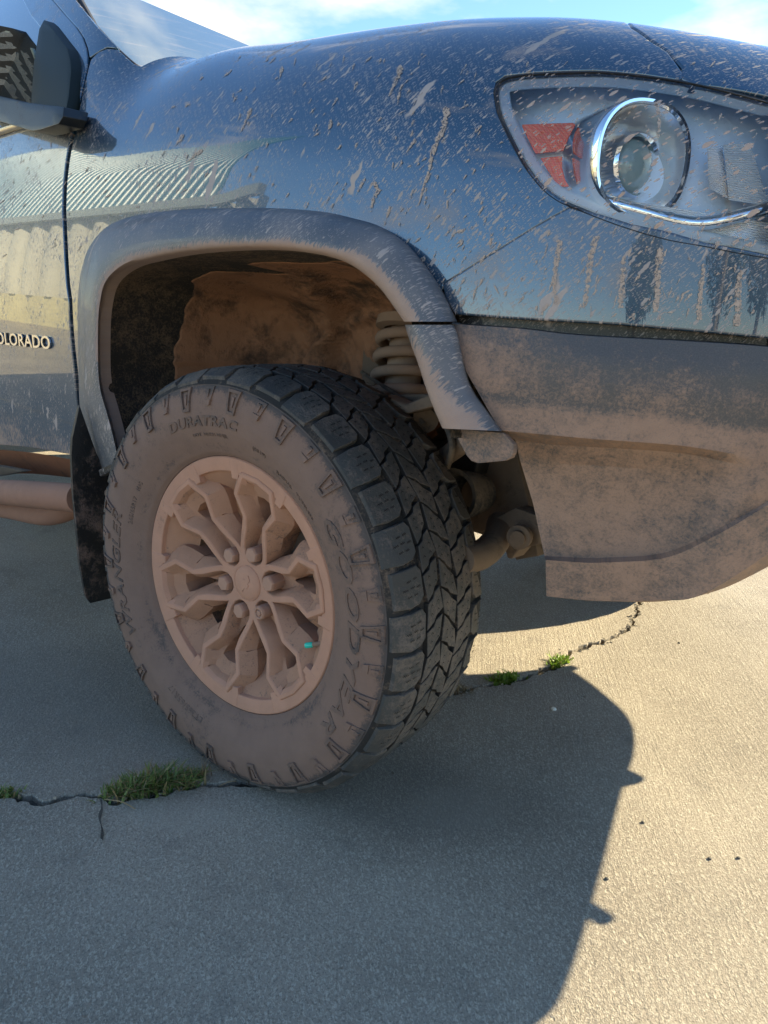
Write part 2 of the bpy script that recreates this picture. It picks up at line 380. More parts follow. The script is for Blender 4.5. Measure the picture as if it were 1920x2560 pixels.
# ================================================================== GROUND
def mat_concrete():
    m, nt, b, out = newmat('concrete'); o = coords(nt, 'Object')
    big = noise(nt, o, 1.6, 5, .6); mid = noise(nt, o, 9, 4, .6); fine = noise(nt, o, 240, 4, .7); fine2 = noise(nt, o, 420, 2, .6)
    worm = noise(nt, mapv(nt, o, R_(35), (1, 1.8, 1)), 135, 5, .68, 1.2)
    broom = noise(nt, mapv(nt, o, R_(52), (4, 130, 1)), 1.0, 3, .6)
    c = mixc(nt, sstep(nt, big, .35, .68), (.28, .235, .178), (.41, .35, .268))
    c = mixc(nt, math_(nt, 'MULTIPLY', sstep(nt, worm, .50, .58), .7), c, (.60, .53, .41))
    c = mixc(nt, math_(nt, 'MULTIPLY', sstep(nt, math_(nt, 'SUBTRACT', 1, fine), .50, .62), .6), c, (.14, .122, .095))
    c = mixc(nt, math_(nt, 'MULTIPLY', sstep(nt, mid, .55, .75), .35), c, (.17, .155, .13))
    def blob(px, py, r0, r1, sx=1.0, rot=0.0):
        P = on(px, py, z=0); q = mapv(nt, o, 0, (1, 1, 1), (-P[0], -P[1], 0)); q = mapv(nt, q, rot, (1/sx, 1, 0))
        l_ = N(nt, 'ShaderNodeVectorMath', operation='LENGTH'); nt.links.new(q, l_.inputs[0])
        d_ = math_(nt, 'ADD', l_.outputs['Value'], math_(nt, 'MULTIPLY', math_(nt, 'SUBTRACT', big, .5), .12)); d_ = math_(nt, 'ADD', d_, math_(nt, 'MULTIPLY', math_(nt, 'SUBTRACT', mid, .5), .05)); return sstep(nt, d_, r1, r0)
    c = mixc(nt, math_(nt, 'MULTIPLY', blob(440, 2040, .045, .065, 2.2, R_(-45)), .35), c, (.46, .41, .32))      # old cement patch by the crack
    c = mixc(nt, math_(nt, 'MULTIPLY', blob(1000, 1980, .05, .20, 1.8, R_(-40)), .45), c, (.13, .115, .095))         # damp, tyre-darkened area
    c = mixc(nt, math_(nt, 'MULTIPLY', blob(1150, 2020, .03, .07, 1.6, R_(-60)), .40), c, (.30, .265, .21))
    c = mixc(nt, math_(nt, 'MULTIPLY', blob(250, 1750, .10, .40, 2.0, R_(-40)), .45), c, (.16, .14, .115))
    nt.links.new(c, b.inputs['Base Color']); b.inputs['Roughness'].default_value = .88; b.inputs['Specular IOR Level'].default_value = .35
    pits = N(nt, 'ShaderNodeTexVoronoi', Scale=9.0); nt.links.new(o, pits.inputs['Vector'])
    pit = sstep(nt, pits.outputs['Distance'], .015, .06)
    h = math_(nt, 'ADD', math_(nt, 'MULTIPLY', worm, .9), math_(nt, 'ADD', math_(nt, 'MULTIPLY', broom, .45), math_(nt, 'MULTIPLY', fine2, .25)))
    h = math_(nt, 'ADD', h, math_(nt, 'MULTIPLY', pit, .8))
    bump(nt, b, h, .9, .007)
    return m
M['concrete'] = mat_concrete()
M['dirt'] = dusty('crack_dirt', (.03, .026, .02), (.10, .085, .065), .5, .95, 30, .004, 200, .4)
crack_px = [(-700, 2030), (-250, 2010), (0, 1990), (60, 1992), (110, 2012), (160, 2000), (190, 1985), (240, 1990), (300, 2000), (380, 1985), (520, 1960), (600, 1957), (690, 1962), (800, 1930), (1000, 1800), (1120, 1738), (1180, 1722), (1240, 1706), (1300, 1700), (1340, 1682), (1390, 1664), (1430, 1630), (1470, 1612), (1520, 1600), (1560, 1580), (1585, 1555), (1590, 1520), (1600, 1490), (1680, 1400), (1900, 1280)]
ck = np.array([on(*p, z=0)[:2] for p in crack_px])
cks = lin(ck, 420); tg = np.gradient(cks, axis=0); tg /= np.linalg.norm(tg, axis=1)[:, None]; nm = np.c_[-tg[:, 1], tg[:, 0]]
def nz1(n, k, seed):
    r = np.random.default_rng(seed); v = r.normal(size=n); w_ = np.hanning(k); w_ /= w_.sum(); v = np.convolve(v, w_, 'same'); return v/v.std()
wid = .0045+.003*np.clip(nz1(420, 9, 1), -1.2, 3)
for i in range(420):      # wider, crumbled towards the far end and by the weeds
    s = i/419
    if s > .62: wid[i] += .010+.006*abs(nz1(420, 5, 5)[i]) if i % 3 else .012
wid = np.clip(wid, .0022, .05)
mid_ = cks+nm*(nz1(420, 5, 2)*.0035)[:, None]
sideA = mid_+nm*(wid+.003*np.abs(nz1(420, 3, 3)))[:, None]; sideB = mid_-nm*(wid+.003*np.abs(nz1(420, 3, 4)))[:, None]
if nm[200][1] < 0: sideA, sideB = sideB, sideA     # A = far (+y) side
def slab(name, edge, far, sign):
    V = [(*p, 0) for p in edge]+[(*p, 0) for p in far]; ntop = len(V); f = list(range(ntop))
    Fs = [f]
    V += [(p[0], p[1], -.0025) for p in edge]
    V += [(p[0], p[1], -.05) for p in edge]; k = len(edge)
    # chipped, slightly rounded lip: pull the top edge back
    for i in range(k): V[i] = (edge[i][0]+sign*nm[i][0]*.0018, edge[i][1]+sign*nm[i][1]*.0018, 0)
    for i in range(k-1): Fs += [(i, i+1, ntop+i+1, ntop+i), (ntop+i, ntop+i+1, ntop+k+i+1, ntop+k+i)]
    o = mk(name, V, Fs, M['concrete'], smooth=False); bm = bmesh.new(); bm.from_mesh(o.data)
    bmesh.ops.triangulate(bm, faces=[f for f in bm.faces if len(f.verts) > 4])
    for f in bm.faces:
        if abs(f.normal.z) > .5 and f.normal.z < 0: f.normal_flip()
    bm.to_mesh(o.data); bm.free(); return o
sgn = 1 if nm[200][1] > 0 else -1
B = 900
order = sideA[0][0] < sideA[-1][0]
farA = [(B, sideA[-1][1]+1), (B, B), (-B, B), (-B, sideA[0][1])]; farB = [(B, sideB[-1][1]-.5), (B, -B), (-B, -B), (-B, sideB[0][1])]
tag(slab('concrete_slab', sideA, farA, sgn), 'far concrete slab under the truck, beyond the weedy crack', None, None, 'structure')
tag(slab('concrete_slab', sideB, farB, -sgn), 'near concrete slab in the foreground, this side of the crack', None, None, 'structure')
V = []; 
for i in range(420):
    for s in (-1, -.3, .3, 1): V.append((mid_[i][0]+nm[i][0]*s*.07, mid_[i][1]+nm[i][1]*s*.07, -.012-.006*random.random() if abs(s) < 1 else -.03))
tag(mk('soil', V, grid_faces(420, 4), M['dirt']), kind='structure')
q_ = cr([on(252, 1998, z=.0042), on(255, 2020, z=.0042), on(249, 2045, z=.0042), on(256, 2075, z=.0042), on(254, 2098, z=.0042)], 24); w_q = .0022*np.abs(np.sin(np.linspace(.6, 2.9, 24)*3))+.0012
tag(mk('ground_crack', [*(q_-np.c_[w_q, w_q*.3, 0*w_q+.0]), *(q_+np.c_[w_q, w_q*.3, 0*w_q])], grid_faces(2, 24), M['dirt']), kind='structure')
# crumbs of broken concrete lying in and beside the crack
V, Fs = [], []
for q in range(420):
    i = int(random.triangular(0, 419, 400)) if random.random() < .8 else random.randrange(419)
    c = mid_[i]+nm[i]*random.gauss(0, .010+.6*wid[i]); r = random.uniform(.0015, .0065)*(1.3 if i > 260 else .8); k0 = len(V)
    for dx, dy, dz in ((1, 0, 0), (0, 1, 0), (-1, 0, 0), (0, -1, 0), (0, 0, .8), (.6, .6, .3)):
        V.append((c[0]+dx*r*random.uniform(.6, 1.3), c[1]+dy*r*random.uniform(.6, 1.3), .0005+dz*r*random.uniform(.6, 1.2)))
    Fs += [(k0, k0+1, k0+4), (k0+1, k0+2, k0+4), (k0+2, k0+3, k0+4), (k0+3, k0, k0+4), (k0, k0+5, k0+1)]
tag(mk('gravel', V, Fs, M['concrete'], smooth=False), 'crumbs of broken concrete along the crack', None, None, 'stuff')

# ================================================================== GRASS
def mat_grass(name, a, b2, dry=.15):
    m, nt, b, out = newmat(name); o = coords(nt, 'Object'); at = N(nt, 'ShaderNodeAttribute', attribute_name='tint').outputs['Fac']
    c = mixc(nt, at, a, b2); c = mixc(nt, sstep(nt, at, 1-dry, 1-dry+.03), c, (.34, .25, .12)); nt.links.new(c, b.inputs['Base Color'])
    b.inputs['Roughness'].default_value = .5; tr = N(nt, 'ShaderNodeBsdfTranslucent'); nt.links.new(c, tr.inputs[0]); ms = N(nt, 'ShaderNodeMixShader', Fac=.35)
    nt.links.new(b.outputs[0], ms.inputs[1]); nt.links.new(tr.outputs[0], ms.inputs[2]); nt.links.new(ms.outputs[0], out.inputs[0]); return m
M['grass'] = mat_grass('grass', (.10, .165, .035), (.28, .33, .09), .30); M['weed'] = mat_grass('low_weed', (.12, .22, .02), (.30, .42, .05), .06); M['dry'] = plain('dry_stalk', (.26, .18, .09), .8)
M['drygrass'] = mat_grass('dry_grass', (.20, .14, .08), (.30, .22, .12), .5)
def tuft(name, pxs, n, h, spread, label, mat='grass', lean=(0, 0), wdt=.0026, flop=.8):
    path = lin(np.array([on(*p, z=0)[:2] for p in pxs]), 60); base = path.mean(0); V, Fs, T = [], [], []
    for k in range(n):
        t = random.betavariate(1.6, 1.6); p = path[int(t*59)]+np.array([random.gauss(0, spread), random.gauss(0, spread)])
        hh = h*random.uniform(.35, 1.15)*(1-.45*abs(2*t-1)); a = random.uniform(0, 2*math.pi); d = np.array([math.cos(a), math.sin(a)])+np.array(lean); wv = np.array([-math.sin(a), math.cos(a)])*wdt*random.uniform(.5, 1.3)
        fl_ = random.uniform(.25, 1)*flop; k0 = len(V); tt = random.random()
        for s in range(5):
            q = s/4; r_ = hh*fl_*q**1.6; z = hh*(q-.45*fl_*q*q); ww = (1-q)**.6
            c = p+d*r_
            V += [(c[0]-wv[0]*ww-base[0], c[1]-wv[1]*ww-base[1], z-.006), (c[0]+wv[0]*ww-base[0], c[1]+wv[1]*ww-base[1], z-.006)]; T += [tt, tt]
        for s in range(4): Fs.append((k0+2*s, k0+2*s+1, k0+2*s+3, k0+2*s+2))
    o = mk(name, V, Fs, M[mat], attr={'tint': T}); o.location = (base[0], base[1], 0); tag(o, label, 'grass'); return o
tuft('grass_tuft', [(265, 1990), (330, 1978), (420, 1962), (500, 1945)], 800, .058, .011, 'long green grass tuft in the shaded crack left of the tyre', lean=(.35, .15), flop=1.0)
tuft('grass_tuft', [(480, 1948), (520, 1938)], 45, .062, .005, 'yellowed seed stalks at the right end of the long grass tuft', 'drygrass', lean=(.5, .1), wdt=.0014, flop=.7)
tuft('grass_tuft', [(-30, 1990), (20, 1985), (50, 1982)], 90, .03, .006, 'small sparse grass tuft at the left edge of the photo')
tuft('grass_tuft', [(1232, 1704), (1262, 1698), (1295, 1690)], 320, .032, .008, 'bright sunlit weed in the crack nearest the tyre tread', 'weed', wdt=.004, flop=1.1)
tuft('grass_tuft', [(1378, 1664), (1400, 1655), (1420, 1648)], 260, .032, .007, 'bright sunlit weed further along the crack, by the shadow tip', 'weed', wdt=.0035, flop=1.1)
tuft('grass_tuft', [(1130, 1730), (1175, 1722)], 160, .026, .008, 'brown withered weed in the crack beside the tyre', 'drygrass', wdt=.0022, flop=1.2)
tuft('grass_tuft', [(1385, 1668), (1425, 1662)], 60, .014, .006, 'dry brown weed at the foot of the far sunlit weed', 'drygrass', wdt=.002, flop=1.3)
def twig(a, b, label, r=.0011):
    A, Bp = on(*a, z=.004), on(*b, z=.006); P = cr([A, (A+Bp)/2+np.array([.002, .003, .004]), Bp], 9); o = tube('twig', P, r, M['dry'], seg=6); tag(o, label, 'twig')
twig((262, 1998), (338, 2022), 'thin reddish twig in front of the long grass tuft')
twig((548, 1965), (590, 1953), 'pale straw on the ground right of the long grass tuft', .0007)
def pebble(px, py, r, label, col=(.7, .68, .62)):
    P = on(px, py, z=0); bm = bmesh.new(); bmesh.ops.create_icosphere(bm, subdivisions=2, radius=r)
    for v in bm.verts: v.co *= random.uniform(.82, 1.1); v.co.z *= .6
    me = bpy.data.meshes.new('pebble'); bm.to_mesh(me); bm.free(); me.polygons.foreach_set('use_smooth', [True]*len(me.polygons))
    mm = bpy.data.materials.get('pebble%g' % col[0]) or plain('pebble%g' % col[0], col, .8)
    o = link('pebble', me, mm); o.location = (P[0], P[1], r*.45); tag(o, label, 'pebble')
pebble(1384, 1775, .0065, 'small white pebble lying in the shadow right of the tyre')
for px, py, lb in ((1607, 2057, 'small dark pebble on the sunlit concrete beside the shadow edge'), (1774, 2148, 'dark pebble on the sunlit concrete, larger of two near the right edge'), (1846, 2146, 'dark pebble on the sunlit concrete, nearest the right edge'), (1517, 2198, 'small dark stone on the sunlit concrete close to the shadow notch'), (1697, 1608, 'small dark pebble on the sunlit concrete below the bumper')):
    pebble(px, py, .0035, lb, (.12, .105, .085))

# ================================================================== TRUCK
truck = empty('pickup_truck'); tag(truck, 'dark blue pickup truck with mud spattered fender, dusty wheel and grey bumper', 'pickup truck')
RING_C = np.array([.02, .44])
def d_side(v):      # mud on the painted side: heavier low down and close to the arch
    x, y, z = v; r = math.hypot(x-.02, z-.44)
    return .0+max(0, .34*(1-(r-.5)/.12))*(x > .1)*.5+max(0, (.66-z))*1.6+(.25 if z < .62 else 0)
gapL = [(221, 143), (217, 169), (198, 253), (181, 338), (169, 401), (162, 464), (160, 527), (163, 591), (166, 656), (170, 713), (175, 749), (181, 853), (189, 925), (197, 1016)]
lampO = [(1424, 515), (1354, 471), (1312, 420), (1275, 355), (1243, 286), (1233, 235), (1238, 207), (1266, 188), (1345, 179), (1498, 174), (1614, 184), (1706, 198)]
hoodg = [(1721, 200), (1707, 170), (1672, 130), (1628, 100), (1580, 68)]
def sh(pts, dx, dy): return [(a+dx, b+dy) for a, b in pts]
# fender
fl = pxpoly(sh(gapL[2:], 6, 0))[::-1]
top_l = xu(228, 150)
low = pxpoly([(235, 900), (250, 760), (300, 650), (380, 600), (520, 585), (700, 590), (840, 600), (930, 640), (1000, 700), (1060, 780), (1104, 706+10)])
gapR = pxpoly([(1104, 708), (1160, 674), (1250, 618), (1340, 562), (1420, 517)])
lo = pxpoly(sh(lampO[1:], -5, -4))
hg = pxpoly([(1700, 180), (1666, 132), (1622, 104), (1574, 70)])
xe, ue = hg[-1]
u90 = lambda x, k=.0: float(zsf(x)+(Hf(x)-zsf(x))*(math.pi/2+k))
cowl = pxpoly([(352, 168), (330, 160), (292, 126), (268, 124), (246, 132)])
topb = [(x, u90(x, .05)) for x in np.linspace(xe-.06, cowl[0][0]+.05, 30)]; print('cowl', cowl)
poly = fl+[top_l]+cowl[::-1]+topb[::-1]+hg[::-1]+lo[::-1]+gapR[::-1]+low[::-1]
fender = panel('fender', poly, M['paint'], truck, dirt=d_side)
# hood: from the fender gap over the engine
hgb = pxpoly([(1706, 178+12), (1712, 168), (1674, 126), (1632, 98), (1586, 66)])
hlow = pxpoly([(1735, 205), (1800, 212), (1860, 222), (1932, 236)])
xh = [(x, u90(x, .09)) for x in np.linspace(hgb[-1][0]-.05, -.42, 24)]
hood_poly = [hgb[0]]+hgb[1:]+xh+[(-.42, u90(-.42, 3.2)), (.80, u90(.80, 3.2)), (.80, hlow[-1][1])]+hlow[::-1]
hood = panel('hood', hood_poly, M['paint'], truck, step=.02, dirt=lambda v: 0)
# bumper cover (painted)
bc = pxpoly([(1110, 714), (1165, 679), (1255, 623), (1345, 567), (1424, 523)]+[(1503, 543), (1577, 566), (1670, 585), (1762, 612), (1850, 628), (1945, 648)])
bb = pxpoly([(1139, 780), (1265, 790), (1388, 797), (1555, 806), (1665, 816), (1800, 828), (1945, 842)])
cover = panel('bumper_cover', bc+bb[::-1]+pxpoly([(1118, 745)]), M['paint_low'], truck, dirt=lambda v: .14+.5*max(0, (.93-v[2]))*2.0-.25*max(0, v[0]-.6))
# door
dl_ = pxpoly(gapL[1:]+[(194, 1060), (190, 1110)])
dtop = pxpoly([(213, 143)])
belt = pxpoly([(60, 318), (0, 338), (-90, 372)])
door_poly = pxpoly([(-90, 1104), (0, 1110), (80, 1117), (184, 1135)])+[(a-.012, b) for a, b in dl_[::-1]]+[(dl_[0][0]-.03, dl_[0][1]-.01)]+pxpoly([(186, 200), (150, 300), (60, 318), (0, 338), (-90, 372)])
try: door = panel('door', door_poly, M['paint_low'], truck, dirt=lambda v: .02+max(0, .68-v[2])*2.2)
except Exception as ex: print('door', ex)
# a patch of skin by pixel polygon
def patch(name, pts, mat, parent=truck, off=0.0, dirt=None, **k):
    return panel(name, pxpoly(pts), mat, parent, off=off, dirt=dirt, **k)
frame_ = patch('door_frame', [(38, -40), (76, 34), (103, 68), (112, 110), (165, 200), (176, 240), (160, 310), (178, 330), (195, 253), (214, 169), (216, 143), (213, 122), (203, 93), (186, 67), (156, 34), (127, 0), (100, -40)], M['paint'], off=.001)
pillar = patch('a_pillar', [(108, -40), (135, 0), (164, 34), (194, 67), (211, 93), (220, 118), (224, 140), (249, 123), (268, 114), (289, 116), (238, 66), (184, 0), (155, -40)], M['paint'], off=.001)
patch('inner_jamb', [(90, -60), (150, 20), (205, 90), (221, 146), (217, 169), (198, 253), (181, 338), (169, 401), (162, 464), (160, 527), (166, 656), (175, 749), (197, 1016), (225, 1016), (205, 749), (195, 656), (195, 464), (205, 401), (215, 338), (235, 200), (260, 150), (240, 80), (160, -60)], M['dark'], off=.018)
# dark sheet behind the gap between fender and bumper cover
patch('gap_filler', [(1090, 725), (1424, 500), (1440, 530), (1110, 740)], M['dark'], off=.014)

# ---- windscreen: a bulged raked sheet
def fW(P):  # positive behind the glass
    x, y, z = P.T; return -(x-(-.50-1.75*(z-1.31)-.10*(y-.8)**2))
def mesh_px(name, pts, f, mat, parent, step=14, th=None, n=(0, -1, 0), **kw):
    bm = bmesh.new(); bm.faces.new([bm.verts.new((a, b, 0)) for a, b in pts]); P = np.array(pts); lo_, hi_ = P.min(0), P.max(0)
    for ax in (0, 1):
        k = lo_[ax]+step
        while k < hi_[ax]-1:
            co = (k, 0, 0) if ax == 0 else (0, k, 0); no_ = (1, 0, 0) if ax == 0 else (0, 1, 0)
            bmesh.ops.bisect_plane(bm, geom=bm.verts[:]+bm.edges[:]+bm.faces[:], plane_co=co, plane_no=no_, dist=1e-6); k += step
    ok = True
    for v in bm.verts:
        Q = f(v.co.x, v.co.y)
        if Q is None: Q = CAM+ray(v.co.x, v.co.y)*2.5; ok = False
        v.co = Vector(Q)
    if not ok: print('missed verts in', name)
    bmesh.ops.recalc_face_normals(bm, faces=bm.faces)
    s = sum((f_.normal.dot(Vector(CAM)-f_.calc_center_median()) for f_ in bm.faces))
    if s < 0: bmesh.ops.reverse_faces(bm, faces=bm.faces)
    me = bpy.data.meshes.new(name); bm.to_mesh(me); bm.free(); me.polygons.foreach_set('use_smooth', [True]*len(me.polygons))
    o = link(name, me, mat, parent)
    l = me.uv_layers.new(name='UVMap')
    for lp in me.loops:
        c = me.vertices[lp.vertex_index].co; l.data[lp.index].uv = (c.x, c.z)
    if th:
        m_ = o.modifiers.new('solid', 'SOLIDIFY'); m_.thickness = th; m_.offset = -1
    return o
def mat_glass(name, tint=(.02, .03, .035), alpha=.0, flecks=.5):
    m, nt, b, out = newmat(name); uv = coords(nt, 'UV')
    b.inputs['Base Color'].default_value = (*tint, 1); b.inputs['Roughness'].default_value = .03; b.inputs['Coat Weight'].default_value = 1.0; b.inputs['Coat IOR'].default_value = 1.6
    fl = fleck(nt, uv, .006, 2.5, R_(40), .45, power=1.6, seed=2.2, gain=flecks)
    nt.links.new(mixc(nt, fl, tint, (.4, .33, .26)), b.inputs['Base Color']); return m
M['screen'] = mat_glass('windscreen_glass', (.10, .14, .15))
fw = lambda a, b: hit(a, b, f=fW)
ws = mesh_px('windshield', [(181, -40), (181, 0), (236, 63), (291, 122), (330, 158), (345, 172), (372, 180), (470, 175), (660, 150), (634, 119), (500, 62), (352, 0), (270, -40)], fw, M['screen'], truck, step=60)
bm = bmesh.new(); bm.from_mesh(ws.data); r_ = bmesh.ops.extrude_face_region(bm, geom=bm.faces[:]); bmesh.ops.translate(bm, verts=[g for g in r_['geom'] if isinstance(g, bmesh.types.BMVert)], vec=(-.002, .003, -.006)); bmesh.ops.recalc_face_normals(bm, faces=bm.faces); bm.to_mesh(ws.data); bm.free(); autosharp(ws, 30)
M['trimgrey'] = plain('roof_edge_trim', (.42, .40, .36), .5)
e1 = np.array([fw(a, b) for a, b in [(640, 122), (560, 87), (450, 42), (352, 1), (270, -36)]])
tube('windshield_top_trim', cr(e1, 20)+np.array([-.012, .02, -.002]), .006, M['trimgrey'], truck, seg=8)
e2 = np.array([fw(a, b) for a, b in [(175, -40), (181, 0), (236, 63), (291, 122), (330, 158), (350, 172)]])
tube('windshield_seal', cr(e2, 20), .005, M['rubber_black'], truck, seg=8)

# ---- window glass, belt trim, mirror
M['winglass'] = mat_glass('side_glass', (.015, .02, .02), flecks=.1)
patch('door_window', [(-90, 330), (0, 318), (60, 300), (112, 290), (112, 110), (103, 68), (76, 34), (38, -40), (-90, -40)], M['winglass'], off=.012)
M['chrome_dull'] = plain('bright_belt_trim', (.5, .46, .38), .35, 0.8)
bt = [hit(a, b, -.006) for a, b in [(-90, 358), (0, 328), (40, 315), (75, 306)]]
tube('belt_trim', cr(bt, 12), .009, M['chrome_dull'], truck, seg=10)
M['satin'] = dusty('satin_black', (.008, .009, .009), (.12, .10, .08), .10, .4, 10, .0004, 300, .4)
M["satin_g"] = plain("dark_green_grey_plastic", (.008, .013, .011), .5, Specular_IOR_Level=.25)
def solid_px(name, pts, fnear, mat, parent, depth=.05, step=30, bev=.004, ddir=None):
    """outline traced on a near surface, given real depth along ddir"""
    o = mesh_px(name, pts, fnear, None, parent, step=step)
    me = o.data; bm = bmesh.new(); bm.from_mesh(me); dd = Vector(ddir or (0, 1, 0)).normalized()*depth
    r = bmesh.ops.extrude_face_region(bm, geom=bm.faces[:]); vv = [g for g in r['geom'] if isinstance(g, bmesh.types.BMVert)]
    bmesh.ops.translate(bm, verts=vv, vec=dd); bmesh.ops.recalc_face_normals(bm, faces=bm.faces); bm.to_mesh(me); bm.free()
    me.materials.append(mat)
    if bev: bevel(o, bev, 3, 40)
    return o
onS = lambda off: (lambda a, b: hit(a, b, off))
solid_px('mirror_sail', [(110, 50), (122, 60), (169, 122), (176, 150), (178, 177), (172, 240), (162, 292), (150, 312), (100, 318), (76, 300), (78, 250), (84, 160), (98, 72)], onS(-.022), M['satin_g'], truck, .03, bev=.006)
pl = lambda x0, kx=0.0, kz=0.0: (lambda P: P[:, 1]-(x0+kx*(P[:, 0]+.9)+kz*(P[:, 2]-1.2)))
mir = empty('side_mirror'); mir.parent = truck
arm = solid_px('mirror_arm', [(-110, 222), (0, 240), (60, 255), (110, 262), (140, 265), (160, 268), (158, 290), (146, 310), (100, 325), (80, 328), (20, 310), (-110, 270)], onS(-.06), M['satin'], truck, .05, bev=.012)
def fm(P):
    x, y, z = P.T; return (y-(-.235))+(.35*(x+.95))**1-.9*((x+1.0)**2)*0
solid_px('mirror_housing', [(-150, 60), (0, 64), (30, 70), (50, 80), (60, 100), (68, 160), (76, 215), (84, 240), (60, 252), (0, 246), (-150, 232)], (lambda a, b: hit(a, b, f=fm)), M['satin'], truck, .08, bev=.014)
def fm2(P):
    x, y, z = P.T; return (y-(-.243))+.35*(x+.95)+1.2*(z-1.36)**2
M['cap'] = body_paint('mirror_cap_paint', base=(.05, .09, .13), rough=.12, metal=.5, flecks=.3)
cap_ = solid_px('mirror_cap', [(-150, 64), (0, 70), (28, 76), (44, 84), (52, 100), (60, 160), (66, 228), (30, 222), (0, 216), (-150, 196)], (lambda a, b: hit(a, b, f=fm2)), M['cap'], truck, .03, bev=.008)
bpy.data.objects.remove(mir)

# ---- wheel arch flare: loft between outer and inner edge curves
flare_pairs = [((256, 1187), (301, 1150)), ((238, 1140), (286, 1080)), ((221, 1090), (270, 1020)), ((207, 1050), (258, 978)), ((200, 1010), (252, 940)), ((197, 916), (250, 890)), ((194, 781), (251, 800)), ((198, 715), (258, 745)), ((205, 672), (268, 712)), ((221, 624), (290, 686)), ((253, 580), (328, 663)), ((295, 553), (385, 648)), ((359, 536), (450, 635)), ((464, 524), (530, 626)), ((591, 521), (620, 622)), ((700, 522), (690, 623)), ((810, 531), (760, 630)), ((880, 546), (820, 641)), ((949, 567), (870, 658)), ((1018, 613), (915, 688)), ((1076, 683), (952, 723)), ((1111, 741), (981, 762)), ((1140, 804), (1010, 804))]
def flare(name, pairs, mat, offs, parent=truck, n=90, rows=None, dirtf=None, lip=.022):
    A = cr([p[0] for p in pairs], n); Bc = cr([p[1] for p in pairs], n); V, UV, D = [], [], []
    ts = [o[0] for o in offs]
    for t, off in offs:
        for i in range(n):
            px = A[i]*(1-t)+Bc[i]*t; P = hit(px[0], px[1], off); V.append(P); UV.append((float(arclen(P[0])), P[2])); D.append(dirtf(t, i/(n-1), P) if dirtf else 0)
    nr = len(offs)
    # lip returning inward
    last = V[-n:]; cen = np.array([.02, 0, .44])
    for k, (dy, dr) in enumerate(((.006, .004), (lip*.5, .006), (lip, .007))):
        for i in range(n):
            P = last[i]; rad = P-cen; rad[1] = 0; rad /= np.linalg.norm(rad); V.append(P+np.array([0, dy, 0])-rad*(-dr)*0+rad*0); UV.append(UV[(nr-1)*n+i]); D.append(1.2)
    for o_ in (V,):
        pass
    ob = recalc(mk(name, V, grid_faces(nr+3, n), mat, parent, uv=UV, attr={'dirt': D})); c0 = ob.data.polygons[n*2]
    if Vector(c0.normal).dot(Vector(CAM)-c0.center) < 0:
        ob.data.flip_normals()
    return autosharp(ob, 60)
def fdirt(t, s, P):
    a = (t-.50)*2.3 if t > .5 else 0
    if s < .22: a = a*.5+.15*s
    if s > .6: a += (s-.6)*.9*t
    return max(0, a*.8)
flare('wheel_arch_flare', flare_pairs, M['flare'], [(-.02, .004), (0, -.004), (.03, -.014), (.10, -.024), (.25, -.034), (.45, -.042), (.65, -.047), (.8, -.049), (.9, -.047), (.96, -.040), (1.0, -.028)], dirtf=fdirt)
# front lower leg
front_pairs = [((1133, 812), (1012, 812)), ((1146, 846), (1022, 846)), ((1163, 927), (1046, 912)), ((1180, 974), (1064, 968)), ((1214, 1024), (1084, 1020)), ((1254, 1078), (1106, 1071))]
def fd2(t, s, P): return .12+.75*max(0, t-.30+.9*(s-.30)) if True else 0
flare('flare_front_leg', front_pairs, M['flare'], [(-.02, .01), (0, -.012), (.05, -.022), (.3, -.034), (.6, -.044), (.85, -.049), (.95, -.045), (1.0, -.032)], n=40, dirtf=fd2, lip=.06)

# ---- trim strip between paint and lower bumper
patch('bumper_seam', [(1128, 770), (1139, 776), (1388, 792), (1555, 800), (1665, 812), (1945, 836), (1945, 872), (1700, 858), (1444, 846), (1150, 822), (1128, 800)], M['black_gloss'], off=.022, dirt=lambda v: .36)
